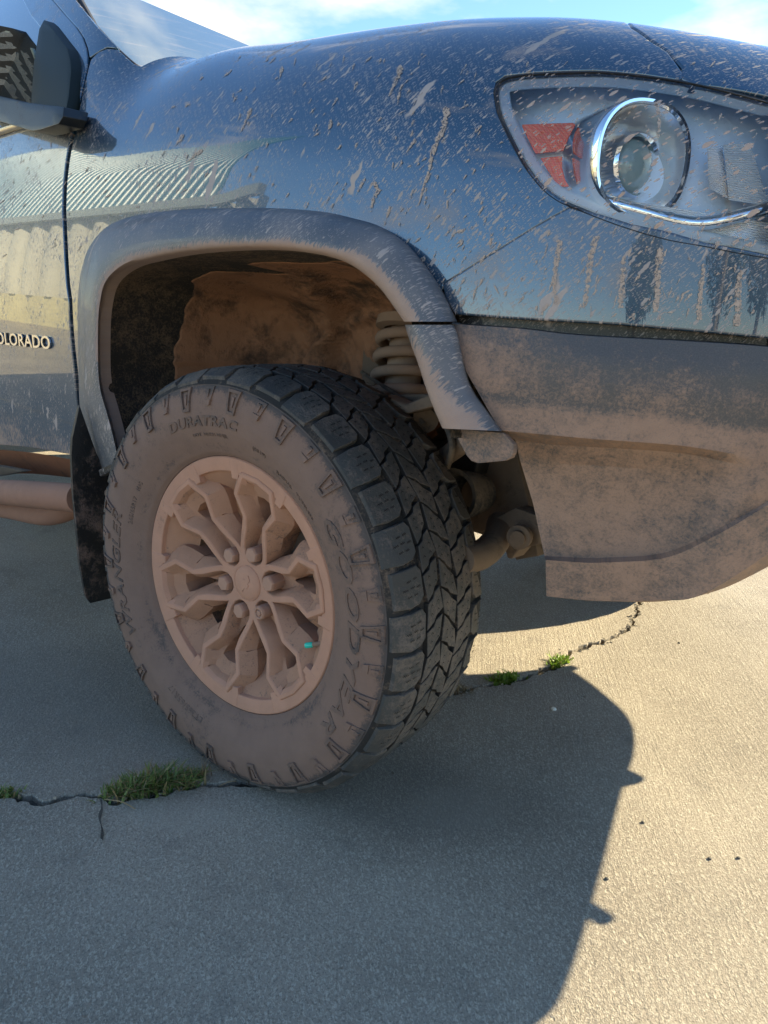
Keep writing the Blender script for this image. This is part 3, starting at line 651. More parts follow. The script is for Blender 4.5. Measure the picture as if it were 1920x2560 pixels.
# ---- lower bumper, rows of (pixel, inward offset)
def bumper():
    rows = [
     ([(1131, 806), (1300, 818), (1444, 834), (1693, 848), (1840, 857), (1950, 866)], [.030]*6),
     ([(1130, 810), (1300, 822), (1444, 838), (1693, 852), (1840, 861), (1950, 870)], [-.004, -.006, -.006, -.008, -.008, -.01]),
     ([(1146, 860), (1300, 880), (1460, 900), (1693, 925), (1840, 935), (1950, 940)], [-.008, -.012, -.014, -.018, -.018, -.02]),
     ([(1166, 930), (1310, 950), (1470, 960), (1693, 985), (1840, 1000), (1950, 1005)], [-.008, -.012, -.016, -.02, -.02, -.02]),
     ([(1250, 1076), (1370, 1087), (1480, 1097), (1693, 1113), (1832, 1134), (1950, 1150)], [-.004, -.008, -.010, -.012, -.012, -.012]),
     ([(1288, 1100), (1385, 1112), (1490, 1118), (1693, 1132), (1842, 1160), (1950, 1180)], [.075, .07, .06, .045, .0, -.010]),
     ([(1300, 1150), (1400, 1160), (1510, 1165), (1690, 1180), (1846, 1195), (1950, 1205)], [.095, .092, .085, .065, .003, -.010]),
     ([(1333, 1260), (1425, 1270), (1520, 1270), (1680, 1265), (1838, 1235), (1950, 1222)], [.105, .10, .095, .072, .006, -.010]),
     ([(1361, 1390), (1450, 1394), (1515, 1394), (1660, 1382), (1790, 1325), (1950, 1236)], [.110, .105, .098, .072, .018, -.008]),
     ([(1364, 1400), (1450, 1406), (1515, 1406), (1665, 1394), (1795, 1336), (1950, 1244)], [.088, .083, .076, .05, .004, -.014]),
     ([(1366, 1490), (1450, 1499), (1515, 1502), (1640, 1501), (1756, 1486), (1950, 1366)], [.098, .092, .086, .06, .012, -.006]),
     ([(1370, 1491), (1455, 1500), (1520, 1503), (1660, 1503), (1800, 1474), (1950, 1402)], [.17, .17, .17, .14, .08, .06]),
    ]
    n = 70; C = [[hit(a, b, o) for (a, b), o in zip(*r)] for r in rows]
    # spline along each row, with a few in-between rows blended linearly
    R = [cr(c, n) for c in C]; V, UV, D = [], [], []; sub = [1, 3, 3, 5, 2, 3, 4, 5, 1, 4, 3]; RR = []
    for k in range(len(R)-1):
        for q in range(sub[k]): RR.append((R[k]*(1-q/sub[k])+R[k+1]*q/sub[k], k+q/sub[k]))
    RR.append((R[-1], len(R)-1.0))
    for row, kk in RR:
        for i, P in enumerate(row):
            V.append(P); UV.append((P[0]*.9+P[1]*.5, P[2])); s = i/(n-1)
            d = .42 if kk < 1 else .35 if kk < 3.6 else .62 if kk < 4.3 else .55
            if kk < 3: d = .02+.34*(kk/3)
            if kk < 3.3: d += .24*max(0, 1-s*2.1)
            D.append(d)
    m = len(RR)
    # return flange on the wheel side
    Fs = grid_faces(m, n); k0 = len(V)
    for j, (row, kk) in enumerate(RR): V.append(row[0]+np.array([-.006, .07, 0])); UV.append(UV[j*n]); D.append(.8)
    for j in range(m-1): Fs.append((j*n, (j+1)*n, k0+j+1, k0+j))
    o = recalc(mk('lower_bumper', V, Fs, M['bumper'], truck, uv=UV, attr={'dirt': D}))
    p = o.data.polygons[n*6]
    if Vector(p.normal).dot(Vector(CAM)-p.center) < 0: o.data.flip_normals()
    return autosharp(o, 26)
def mat_bumper():
    m, nt, b, out = newmat('dusty_bumper_plastic'); uv = coords(nt, 'UV'); at = N(nt, 'ShaderNodeAttribute', attribute_name='dirt').outputs['Fac']
    big = noise(nt, uv, 9, 5, .6); worm = noise(nt, uv, 230, 5, .78, .6); fine = noise(nt, uv, 600, 2); mid = noise(nt, uv, 45, 4, .6)
    v = math_(nt, 'ADD', math_(nt, 'ADD', at, math_(nt, 'MULTIPLY', math_(nt, 'SUBTRACT', big, .5), .6)), math_(nt, 'ADD', math_(nt, 'MULTIPLY', math_(nt, 'SUBTRACT', worm, .5), 1.15), math_(nt, 'MULTIPLY', math_(nt, 'SUBTRACT', mid, .5), .5)))
    mk_ = sstep(nt, v, .22, .68)
    c = mixc(nt, mk_, (.060, .058, .058), mixc(nt, mid, (.24, .15, .105), (.34, .22, .155)))
    c = mixc(nt, math_(nt, 'MULTIPLY', sstep(nt, fine, .35, .7), .25), c, (.16, .14, .14))
    nt.links.new(c, b.inputs['Base Color']); nt.links.new(math_(nt, 'MULTIPLY_ADD', mk_, .35, .45), b.inputs['Roughness'])
    bump(nt, b, math_(nt, 'ADD', mk_, math_(nt, 'MULTIPLY', fine, .5)), .4, .0012); return m
M['bumper'] = mat_bumper()
bumper()
# flap of liner hanging under the flare
solid_px('liner_flap', [(1132, 1072), (1166, 1138), (1178, 1152), (1195, 1158), (1261, 1152), (1277, 1145), (1283, 1132), (1284, 1112), (1258, 1082)], onS(-.004), M['bumper'], truck, .008, bev=.002).data.attributes.new('dirt', 'FLOAT', 'POINT')
fl_ = bpy.data.objects['liner_flap'].data; fl_.attributes['dirt'].data.foreach_set('value', [.5]*len(fl_.vertices))

# ---- headlight
def mat_lens():
    m, nt, b, out = newmat('clear_lens'); uv = coords(nt, 'UV')
    tr = N(nt, 'ShaderNodeBsdfTransparent'); tr.inputs[0].default_value = (.98, .99, 1.0, 1); gl = N(nt, 'ShaderNodeBsdfGlossy', Roughness=.01); fr = N(nt, 'ShaderNodeFresnel', IOR=1.55)
    ms = N(nt, 'ShaderNodeMixShader'); nt.links.new(fr.outputs[0], ms.inputs[0]); nt.links.new(tr.outputs[0], ms.inputs[1]); nt.links.new(gl.outputs[0], ms.inputs[2])
    f1 = fleck(nt, uv, .0036, 2.6, R_(40), .38, power=2.0, seed=4.4, gain=1.0); f2 = fleck(nt, uv, .009, 2.2, R_(50), .34, power=4, seed=5.1, warp=.3, gain=1.0)
    hz = math_(nt, 'MULTIPLY', sstep(nt, noise(nt, uv, 14, 5, .6), .4, .8), .06)
    mk_ = math_(nt, 'MAXIMUM', math_(nt, 'MAXIMUM', math_(nt, 'MULTIPLY', f1, .7), f2), hz)
    b.inputs['Base Color'].default_value = (*MUDL, 1); b.inputs['Roughness'].default_value = .9
    m2 = N(nt, 'ShaderNodeMixShader'); nt.links.new(mk_, m2.inputs[0]); nt.links.new(ms.outputs[0], m2.inputs[1]); nt.links.new(b.outputs[0], m2.inputs[2]); nt.links.new(m2.outputs[0], out.inputs[0]); return m
M['lens'] = mat_lens()
M['chrome'] = plain('lamp_chrome', (.88, .90, .92), .06, 1.0)
M['chrome_soft'] = plain('lamp_reflector', (.92, .93, .95), .20, .6)
M['lamp_skyblue'] = plain('lamp_housing_skylit', (.72, .82, .92), .35, .0)  # this and both bezels: brightness and mirrored sky put into the colour
M['lampgrey'] = plain('lamp_inner_bezel_skylit', (.78, .86, .92), .3, .0)
M['lampwhite'] = plain('lamp_bezel_skylit', (.94, .97, .99), .25, .0)
M['white_lens'] = plain('ribbed_light_guide', (.75, .76, .76), .35)
def mat_amber():
    m, nt, b, out = newmat('amber_reflex'); o = coords(nt, 'Object')
    vo = N(nt, 'ShaderNodeTexVoronoi', Scale=520.0, Randomness=.0); nt.links.new(o, vo.inputs['Vector'])
    nt.links.new(mixc(nt, sstep(nt, vo.outputs['Distance'], .2, .6), (1.0, .30, .11), (1.0, .12, .03)), b.inputs['Base Color']); b.inputs['Roughness'].default_value = .15; b.inputs['Coat Weight'].default_value = 1
    b.inputs['Emission Color'].default_value = (1, .1, .03, 1); b.inputs['Emission Strength'].default_value = 0; bump(nt, b, vo.outputs['Distance'], .6, .002); return m
M['amber'] = mat_amber()
head = [(1430, 519), (1395, 503), (1357, 474), (1316, 424), (1279, 358), (1247, 288), (1238, 238), (1243, 212), (1270, 193), (1345, 184), (1498, 180), (1612, 190), (1719, 206), (1800, 224), (1945, 262), (1945, 650), (1850, 634), (1760, 616), (1670, 600), (1577, 574), (1503, 548)]
ctrH = np.array([1600, 380.])
def shrink(pts, k, keep=1940):
    """offset the outline inwards by k pixels"""
    P = np.array(pts, float); n = len(P); out = []
    for i in range(n):
        a, b, c = P[i-1], P[i], P[(i+1) % n]
        t = (c-a); t /= np.linalg.norm(t); nn = np.array([-t[1], t[0]])
        if nn@(ctrH-b) < 0: nn = -nn
        q = b+nn*k
        if b[0] >= keep: q[0] = b[0]
        out.append(tuple(q))
    return out
def ringloft(name, rings, mat, parent, closed=True):
    """rings: list of (pixel loop, offset)"""
    V, UV = [], []; n = len(rings[0][0])
    for loop, off in rings:
        for p in loop:
            P = hit(p[0], p[1], off); V.append(P); UV.append((P[0], P[2]))
    o = recalc(mk(name, V, grid_faces(len(rings), n, closed_v=closed), mat, parent, uv=UV)); return autosharp(o, 40)
def dens(pts, k=6):
    P = np.array(pts+[pts[0]], float); out = []
    for i in range(len(P)-1):
        for q in range(k): out.append(tuple(P[i]*(1-q/k)+P[i+1]*q/k))
    return out
hd = [tuple(v) for v in cr(head[:15], 70)]+[(1945, 262+(650-262)*q/14) for q in range(1, 14)]+[tuple(v) for v in cr(head[15:]+[head[0]], 40)][:-1]
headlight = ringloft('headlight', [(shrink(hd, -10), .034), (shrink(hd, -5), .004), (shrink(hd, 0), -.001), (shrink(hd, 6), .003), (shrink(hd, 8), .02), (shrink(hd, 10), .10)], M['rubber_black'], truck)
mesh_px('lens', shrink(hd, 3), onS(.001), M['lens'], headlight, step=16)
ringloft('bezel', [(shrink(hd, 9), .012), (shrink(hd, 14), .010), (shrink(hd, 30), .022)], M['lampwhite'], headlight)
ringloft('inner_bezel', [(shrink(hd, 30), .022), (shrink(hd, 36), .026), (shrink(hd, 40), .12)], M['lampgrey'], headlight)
mesh_px('housing', shrink(hd, 34), onS(.085), M['lamp_skyblue'], headlight, step=30)
# amber reflectors
patch('reflex_reflector', [(1289, 272), (1426, 264), (1432, 268), (1412, 305), (1398, 341), (1322, 350)], M['amber'], headlight, off=.028, th=.002, rr=.0008)
patch('reflex_reflector', [(1336, 364), (1393, 358), (1392, 390), (1400, 425), (1410, 444), (1382, 443), (1356, 400)], M['amber'], headlight, off=.030, th=.002, rr=.0008)
patch('reflector_tray', [(1280, 262), (1440, 252), (1420, 305), (1404, 350), (1402, 400), (1425, 460), (1380, 455), (1330, 380)], M['lampgrey'], headlight, off=.042, th=.01)
# projector cup
def cup():
    A = np.array([.90, -.44, .0]); A /= np.linalg.norm(A); front = hit(1612, 398, .028)
    up = np.array([0, 0, 1.]); side = np.cross(A, up)
    def ringp(h, r, squash=1.0, n=64, sq=2.4):
        out = []
        for k in range(n):
            a = 2*math.pi*k/n; c, s = math.cos(a), math.sin(a); q = (abs(c)**sq+abs(s)**sq)**(-1/sq)
            out.append(front+A*h+side*(r*q*c)+up*(r*q*s*squash))
        return out
    def lo(name, spec, mat):
        V = sum([ringp(h, r) for h, r in spec], []); o = recalc(mk(name, V, grid_faces(len(spec), 64, closed_v=True), mat, headlight)); autosharp(o, 35); return o
    R0 = .061
    lo('projector_sleeve', [(-.16, R0*.96), (-.14, R0*1.0), (-.02, R0*1.0), (-.004, R0*1.01), (0, R0*.99), (.0, R0*.94), (-.004, R0*.90)], M['chrome'])
    lo('reflector_bowl', [(-.003, R0*.90), (-.02, R0*.80), (-.045, R0*.68), (-.06, R0*.5), (-.062, R0*.05)], M['chrome_soft'])
    # ribs on the bowl's far side
    # glass lens
    lc = front-A*.045-side*.012; A2 = np.array([.96, -.28, 0]); A2 /= np.linalg.norm(A2)
    lathe('projector_ring', [(-.02, .036), (.012, .036), (.016, .033), (.012, .030), (-.02, .030)], lc, A2, M['chrome'], headlight)
    lathe('projector_lens', [(.0, .030)]+[(.022*math.sin(R_(a)), .030*math.cos(R_(a))) for a in (15, 30, 45, 60, 75, 89)], lc, A2, plain('projector_glass', (.32, .40, .36), .03, .0, Coat_Weight=1.0), headlight)
    for k in range(14):   # fine vertical ribs of the reflector
        a = R_(-65+k*9.5); b_ = front-A*.02+side*(R0*.80*math.cos(a))+up*(R0*.80*math.sin(a)); e_ = front-A*.055+side*(R0*.58*math.cos(a))+up*(R0*.58*math.sin(a))
        tube('reflector_rib', [b_, (b_+e_)/2-A*.002, e_], .0011, M['chrome_soft'], headlight, seg=5)
cup()
# light guide block with fine ribs
def ribs(name, poly, off, n, mat, depth=.012):
    a, b, c, d = [np.array(p, float) for p in poly]    # tl, tr, br, bl
    V, Fs = [], []
    for k in range(n):
        for s0, s1, oo in ((k/n, (k+.5)/n, 0), ((k+.5)/n, (k+1)/n, .0035)):
            q = [a*(1-s0)+d*s0, b*(1-s0)+c*s0, b*(1-s1)+c*s1, a*(1-s1)+d*s1]; o0, o1 = (off, off+.0025) if oo == 0 else (off+.0025, off)
            i = len(V); V += [hit(*q[0], o0), hit(*q[1], o0), hit(*q[2], o1), hit(*q[3], o1)]; Fs.append((i, i+1, i+2, i+3))
    return mk(name, V, Fs, mat, headlight, smooth=False)
ribs('light_guide', [(1808, 362), (1876, 358), (1924, 515), (1822, 500)], .045, 26, M['white_lens'])
ribs('side_guide', [(1768, 372), (1806, 364), (1820, 498), (1772, 470)], .055, 26, M['chrome_soft'])
ribs('lower_reflector', [(1560, 500), (1945, 560), (1945, 650), (1640, 560)], .05, 14, M['chrome_soft'])
cs = [hit(a, b, .035) for a, b in [(1500, 500), (1600, 528), (1690, 552), (1760, 558), (1850, 540), (1950, 512)]]
tube('chrome_strip', cr(cs, 30), .0075, M['chrome'], headlight, seg=10)


# ---- badge
def text_geo(s, size=1.0, ext=.1, offset=0.0, shear=0.0, space=1.0, res=3, bev=0.0):
    cu = bpy.data.curves.new('t', 'FONT'); cu.body = s; cu.size = size; cu.extrude = ext; cu.offset = offset; cu.shear = shear; cu.space_character = space; cu.resolution_u = res; cu.bevel_depth = bev
    o = bpy.data.objects.new('t', cu); COL.objects.link(o); dg = bpy.context.evaluated_depsgraph_get(); me = bpy.data.meshes.new_from_object(o.evaluated_get(dg))
    V = np.array([v.co for v in me.vertices]); Fs = [tuple(p.vertices) for p in me.polygons]; bpy.data.objects.remove(o); bpy.data.meshes.remove(me); return V, Fs
M['badge'] = plain('badge_chrome', (.75, .75, .72), .12, 1.0)
def badge():
    R1 = hit(132, 874); L1 = hit(0, 860); dirx = (R1-L1); wdt = np.linalg.norm(dirx); dirx /= wdt
    for nm, off, mat, lift in (('badge_letters', .0006, M['badge'], .0045), ('badge_backing', .0028, M['dark'], .0015)):
        V, Fs = text_geo('COLORADO', 1, .5, .012 if nm[6] == 'l' else .05, space=1.04)
        mn, mx_ = V.min(0), V.max(0); W = wdt*8/6.9; h = .031
        out = []
        for v in V:
            x = (v[0]-mx_[0])/(mx_[0]-mn[0])*W; z = (v[1]-mn[1])/(mx_[1]-mn[1])*h
            P = R1+dirx*x+np.array([0, 0, z]); P[1] = S(P[0], P[2])-.0012-lift*(.5+v[2]*.95); out.append(P)
        o = mk(nm, out, Fs, mat, truck, smooth=False); recalc(o)
badge()
# ---- thicker splashes and runs of mud standing on the paint, too many to count
def mat_splash():
    m, nt, b, out = newmat('dried_splash'); o = coords(nt, 'Object'); n1 = noise(nt, o, 160, 5, .7)
    nt.links.new(mixc(nt, n1, (.30, .22, .17), (.52, .42, .35)), b.inputs['Base Color']); b.inputs['Roughness'].default_value = .95
    tr = N(nt, 'ShaderNodeBsdfTransparent'); ms = N(nt, 'ShaderNodeMixShader'); nt.links.new(sstep(nt, noise(nt, o, 300, 4, .7), .36, .56), ms.inputs[0]); nt.links.new(tr.outputs[0], ms.inputs[1]); nt.links.new(b.outputs[0], ms.inputs[2]); nt.links.new(ms.outputs[0], out.inputs[0]); return m
def splashes():
    V, Fs = [], []; rs = random.Random(21)
    def ribbon(P, W):
        P = np.array(P, float); T = np.gradient(P, axis=0); T /= np.linalg.norm(T, axis=1)[:, None]+1e-9; Nn = np.c_[-T[:, 1], T[:, 0]]; pts = []
        for p, n_, w_ in zip(P, Nn, W):
            a, b = hit(*(p-n_*w_), -.0009), hit(*(p+n_*w_), -.0009)
            if a is None or b is None or math.hypot(a[0]-.02, a[2]-.44) < .535: return
            pts += [a, b]
        i = len(V); V.extend(pts)
        for k in range(len(P)-1): Fs.append((i+2*k, i+2*k+1, i+2*k+3, i+2*k+2))
    def tear(x, y, ang, L_, w_):
        n = 9; t = np.linspace(0, 1, n); d = np.array([math.cos(ang), -math.sin(ang)]); q = np.array([-d[1], d[0]])
        P = [np.array([x, y])-d*L_*k+q*rs.gauss(0, w_*.12)*(0 if j in (0, n-1) else 1) for j, k in enumerate(t)]
        ribbon(P, [max(.25, w_*math.sin(math.pi*min(1, .12+k*.95))**.8*(1-.72*k)*rs.uniform(.75, 1.2)) for k in t])
    for _ in range(260):
        x, y = rs.uniform(430, 1230), rs.uniform(130, 720)
        if rs.random() > .25+.75*((x-400)/800)**.8: continue
        big = rs.random() < .12
        tear(x, y, R_(rs.gauss(58, 14)), rs.uniform(12, 26)*(2.1 if big else 1), rs.uniform(1.6, 3.4)*(1.8 if big else 1))
    for _ in range(130):
        tear(rs.uniform(1130, 1910), rs.uniform(560, 790), R_(rs.gauss(62, 22)), rs.uniform(10, 34), rs.uniform(1.6, 4.4))
    for _ in range(90):
        tear(rs.uniform(1250, 1900), rs.uniform(150, 520), R_(rs.gauss(45, 22)), rs.uniform(8, 22), rs.uniform(1.4, 3.6))
    for _ in range(45): tear(rs.uniform(0, 430), rs.uniform(330, 640), R_(rs.gauss(50, 16)), rs.uniform(8, 22), rs.uniform(1.2, 2.6))
    def run(pts, w0, w1):
        P = cr(pts, 40); P = P+np.array([[rs.gauss(0, 1.3), 0] for _ in P]); ribbon(P, [max(.8, (w0*(1-k)+w1*k)*rs.uniform(.55, 1.35)) for k in np.linspace(0, 1, 40)])
    run([(1118, 268), (1108, 320), (1085, 370), (1070, 430), (1045, 515)], 9, 2.2); run([(930, 455), (945, 475), (932, 500), (928, 530)], 5, 3)
    run([(1003, 165), (990, 200), (972, 240)], 7, 1.6); run([(628, 270), (615, 300), (602, 328)], 4, 1.2); run([(1640, 255), (1648, 300), (1645, 345)], 5, 3)
    run([(1400, 600), (1392, 650), (1386, 700), (1390, 760)], 7, 4); run([(1490, 590), (1478, 640), (1470, 700), (1460, 770)], 8, 5); run([(1650, 620), (1645, 690), (1640, 780)], 9, 6); run([(1560, 640), (1556, 700), (1552, 770)], 5, 7); run([(1850, 680), (1845, 750), (1842, 815)], 6, 8); run([(1760, 660), (1752, 730), (1748, 800)], 5, 6)
    o = mk('mud_splash', V, Fs, mat_splash(), truck); o['kind'] = 'stuff'
splashes()

# ================================================================== WHEEL
DL = -0.15216
hv = np.array([math.cos(DL), -math.sin(DL), 0]); av = np.array([-math.sin(DL), -math.cos(DL), 0]); HUB = np.array([0, 0, .372])
def wp(r, th, w_):   # wheel coordinates: radius, angle (front = 0, ccw seen from outside), w outward negative
    return HUB+hv*(r*math.cos(th))+np.array([0, 0, r*math.sin(th)])+av*(-w_)
def W2(x, z, w_): return HUB+hv*x+np.array([0, 0, z])+av*(-w_)
wheel = empty('wheel', (0, 0, 0)); wheel.parent = truck; wheel['label'] = 'dust covered front wheel'
PROF = [(-.092, .2335), (-.103, .2355), (-.110, .242), (-.116, .252), (-.124, .266), (-.132, .285), (-.1355, .305), (-.1345, .325), (-.131, .342), (-.128, .352), (-.1262, .3545), (-.1262, .357), (-.1235, .361), (-.118, .3675), (-.108, .3725), (-.09, .3755), (-.05, .3775), (0, .378), (.05, .3775), (.09, .3755), (.128, .3675), (.138, .352), (.1445, .325), (.1455, .305), (.134, .266), (.120, .242), (.102, .2335)]
def side_w(r):
    rs = [p[1] for p in PROF[:15]]; ws_ = [p[0] for p in PROF[:15]]; return float(np.interp(r, rs, ws_))
def flat(V):
    V = np.array(V); low = V[:, 2] < .030; V[:, 2] = np.where(low, .002+(V[:, 2]+.012)*.5*0+np.clip(V[:, 2], 0, None)*.93, V[:, 2]); V[:, 2] = np.maximum(V[:, 2], .0012); return V
def tyre():
    nseg = 216; V = []; Fs = []; MI = []
    pr = []
    for i in range(len(PROF)-1):
        for q in range(3): pr.append(np.array(PROF[i])*(1-q/3)+np.array(PROF[i+1])*q/3)
    pr.append(np.array(PROF[-1])); m = len(pr)
    for k in range(nseg):
        th = 2*math.pi*k/nseg
        for w_, r in pr: V.append(wp(r, th, w_))
    for k in range(nseg):
        for j in range(m-1):
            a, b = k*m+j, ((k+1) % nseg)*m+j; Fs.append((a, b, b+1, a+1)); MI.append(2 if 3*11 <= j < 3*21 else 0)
    # raised sidewall frames and pads
    def add(loop_top, loop_bot, mi, cap=True):
        i = len(V); n = len(loop_top); V.extend(loop_bot); V.extend(loop_top)
        for j in range(n): Fs.append((i+j, i+(j+1) % n, i+n+(j+1) % n, i+n+j)); MI.append(mi)
        if cap: Fs.append(tuple(range(i+n, i+2*n))); MI.append(mi)
    def sidepoly(pts, lift, th0):   # pts (r, dtheta in m along arc at r=.36)
        t, b = [], []
        for r, s in pts:
            th = th0+s/.36; w_ = side_w(r); t.append(wp(r, th, w_-lift)); b.append(wp(r, th, w_+.002))
        return t, b
    NP = 36
    for k in range(NP):
        th0 = 2*math.pi*(k+.5)/NP; big = k % 2 == 0
        if big:
            o = [(.3145, -.0095), (.336, -.0125), (.3545, -.0150), (.3545, .0150), (.336, .0125), (.3145, .0095)]
            inn = [(.3195, -.0062), (.336, -.0085), (.3500, -.0105), (.3500, .0105), (.336, .0085), (.3195, .0062)]
            (t, b), (t2, b2) = sidepoly(o, .0042, th0), sidepoly(inn, .0042, th0); (t3, b3) = sidepoly(inn, .0005, th0)
            i = len(V); V.extend(b); V.extend(t); V.extend(t2); V.extend(t3)
            for q in range(3):
                for j in range(6): Fs.append((i+q*6+j, i+q*6+(j+1) % 6, i+(q+1)*6+(j+1) % 6, i+(q+1)*6+j)); MI.append(4)
            t, b = sidepoly([(.326, -.0018), (.343, -.0034), (.343, .0034), (.326, .0018)], .0026, th0); add(t, b, 0)
        else:
            t, b = sidepoly([(.3240, -.0062), (.3330, -.0082), (.3330, .0082), (.3240, .0062)], .0048, th0); add(t, b, 0)
            t, b = sidepoly([(.3335, -.0080), (.3545, -.0125), (.3545, .0125), (.3335, .0080)], .0032, th0); add(t, b, 0)
            t, b = sidepoly([(.3365, -.0020), (.3500, -.0036), (.3500, .0036), (.3365, .0020)], .0050, th0); add(t, b, 0)
    # tread blocks
    def rad(w_):
        return float(np.interp(abs(w_), [0, .05, .09, .106, .116, .122, .127, .140], [.3865, .386, .3845, .382, .377, .370, .362, .352]))
    def block(pts, ph, bot=.0105, mi=1, bev=.0011, drop=.0):
        n = len(pts); P = np.array(pts); c = P.mean(0); i = len(V); L0, L1, L2 = [], [], []
        for w_, s in P:
            d = c-(w_, s); d = d/np.linalg.norm(d)
            r = rad(w_)-drop
            L2.append(wp(r, ph+(s+d[1]*bev)/.386, w_+d[0]*bev)); L1.append(wp(r-bev*.8, ph+s/.386, w_)); L0.append(wp(r-bot, ph+(s-d[1]*.0012)/.386, w_-d[0]*.0012*(1 if abs(w_) < .12 else 0)))
        V.extend(L0+L1+L2)
        for q in range(2):
            for j in range(n): Fs.append((i+q*n+j, i+q*n+(j+1) % n, i+(q+1)*n+(j+1) % n, i+(q+1)*n+j)); MI.append(mi if q or abs(c[0]) > .08 else 2)
        Fs.append(tuple(range(i+2*n, i+3*n))); MI.append(mi)
    def sipe_strip(w0, s0, ph, L_=.010, ang=0.0, nz=3, amp=.0012):
        pts = []
        for k in range(nz*2+1):
            t = (k/(nz*2)-.5)*L_; z = amp*(1 if k % 2 else -1); pts.append((w0+t*math.cos(ang)-z*math.sin(ang), s0+t*math.sin(ang)+z*math.cos(ang)))
        hw = .0008
        i = len(V)
        for w_, s in pts:
            r = rad(w_)+.00025
            V.append(wp(r, ph+(s-hw)/.386, w_)); V.append(wp(r, ph+(s+hw)/.386, w_))
        for k in range(len(pts)-1): Fs.append((i+2*k, i+2*k+1, i+2*k+3, i+2*k+2)); MI.append(3)
    pitch = 2*math.pi/NP; arc = .386*pitch
    for k in range(NP):
        ph = pitch*(k+.5); j = (lambda a: random.uniform(-a, a)); big = k % 2 == 0
        h = arc*.5-.0034
        # outer shoulder block (two step profile over the edge)
        e = -.1245 if big else -.1205
        block([(e, -h+.002), (-.100, -h), (-.078, -h+.003), (-.067, -h+.013), (-.066, h-.009), (-.074, h+.001), (-.100, h-.001), (e, h-.002)], ph, bev=.0016)
        for (ww, ss) in ((-.098, .011), (-.084, .013), (-.106, -.001), (-.092, .001), (-.078, .0), (-.100, -.012), (-.086, -.011)):
            sipe_strip(ww, ss, ph, .0095, R_(8))
        # inner shoulder
        ph2 = ph+pitch*.5
        e2 = .140 if big else .134
        block([(e2, -h+.002), (e2, h-.003), (.108, h-.001), (.080, h-.005), (.072, h-.016), (.073, -h+.010), (.084, -h), (.110, -h-.001)], ph2)
        for (ww, ss) in ((.098, .011), (.084, .010), (.100, -.001), (.086, -.002), (.096, -.012)): sipe_strip(ww, ss, ph2, .009, R_(-8))
    # centre: three columns of leaning, interlocking blocks
    N2 = 54; p2 = 2*math.pi/N2; arc2 = .386*p2
    for k in range(N2):
        for ci, (wl_, wr_, sk, offp) in enumerate(((-.0605, -.0240, .026, .30), (-.0185, .0185, -.027, .05), (.0240, .0665, .026, .72))):
            p0 = p2*(k+offp); hh = arc2*.5-.0034; zz = .0050 if (k+ci) % 2 else -.0042; nt_ = .0042; wm = (wl_+wr_)/2; sg = 1 if sk > 0 else -1
            pts = [(wl_-zz*.5, -hh-sk*.5), (wm-.003, -hh-nt_*sg), (wm+.003, -hh+nt_*sg), (wr_+zz, -hh+sk*.5), (wr_-zz*.4, hh+sk*.5-.003), (wm+.003, hh+nt_*sg), (wm-.003, hh-nt_*sg), (wl_+zz*.5, hh-sk*.5+.003)]
            block(pts, p0)
            for q, (dw, ds) in enumerate(((-.009, -.004), (.009, .004), (-.008, .009), (.008, -.009))): sipe_strip(wm+dw, ds*sg+dw*sk/.04*.8, p0, .006, R_(10), 1, .0016)
    V2 = flat(V); VV = np.array(V)-HUB; rad_v = np.hypot(VV@hv, VV[:, 2]); th_v = np.arctan2(VV[:, 2], VV@hv)
    wr = .30*np.clip((rad_v-.340)/.014, 0, 1)+.10*np.exp(-((rad_v-.252)/.006)**2)+.07*np.sin(3*th_v+1)*np.exp(-((rad_v-.30)/.03)**2)
    o = mk('tyre', V2, Fs, [M['side_dust'], M['tread'], M['groove'], M['sipe_strip'], M['letter']], wheel, mi=MI, attr={'wear': wr}); recalc(o); autosharp(o, 30); return o
tyre()
# lettering moulded on the sidewall
def arc_text(s, r, th_mid, size, width, name='tyre_lettering', lift=.0022, bold=.012, shear=.25, top_out=True, mat='letter'):
    V, Fs = text_geo(s, 1, .5, bold, shear, 1.05); mn, mx_ = V.min(0), V.max(0); out = []
    for v in V:
        t = (v[0]-mn[0])/(mx_[0]-mn[0])-.5; q = (v[1]-mn[1])/(mx_[1]-mn[1]); rr = r+size*q; th = th_mid-t*width/r
        out.append(wp(rr, th, side_w(rr)-lift*(.5+v[2]*1.0)+.0003))
    o = mk(name, out, Fs, M[mat], wheel, smooth=False); recalc(o); return o
arc_text('WRANGLER', .2925, R_(-172), .0225, .245); arc_text('DURATRAC', .2885, R_(99), .018, .175, bold=.03)
arc_text('GOODYEAR', .2875, R_(2), .026, .36)
arc_text('DOT  NHLM NMJR', .2695, R_(97), .0075, .085, lift=.0014, bold=.0, shear=0); arc_text('(0819)', .2695, R_(72), .0085, .030, lift=.0014, bold=.0, shear=0)
arc_text('LT265/65R17', .2765, R_(-112), .011, .10, lift=.0014, bold=0, shear=0); arc_text('265/65R17', .2695, R_(160), .008, .06, lift=.0014, bold=0, shear=0)
arc_text('RADIAL   TUBELESS', .2600, R_(52), .0065, .10, lift=.0012, bold=0, shear=0); arc_text('M+S', .2695, R_(148), .008, .02, lift=.0014, bold=0, shear=0)
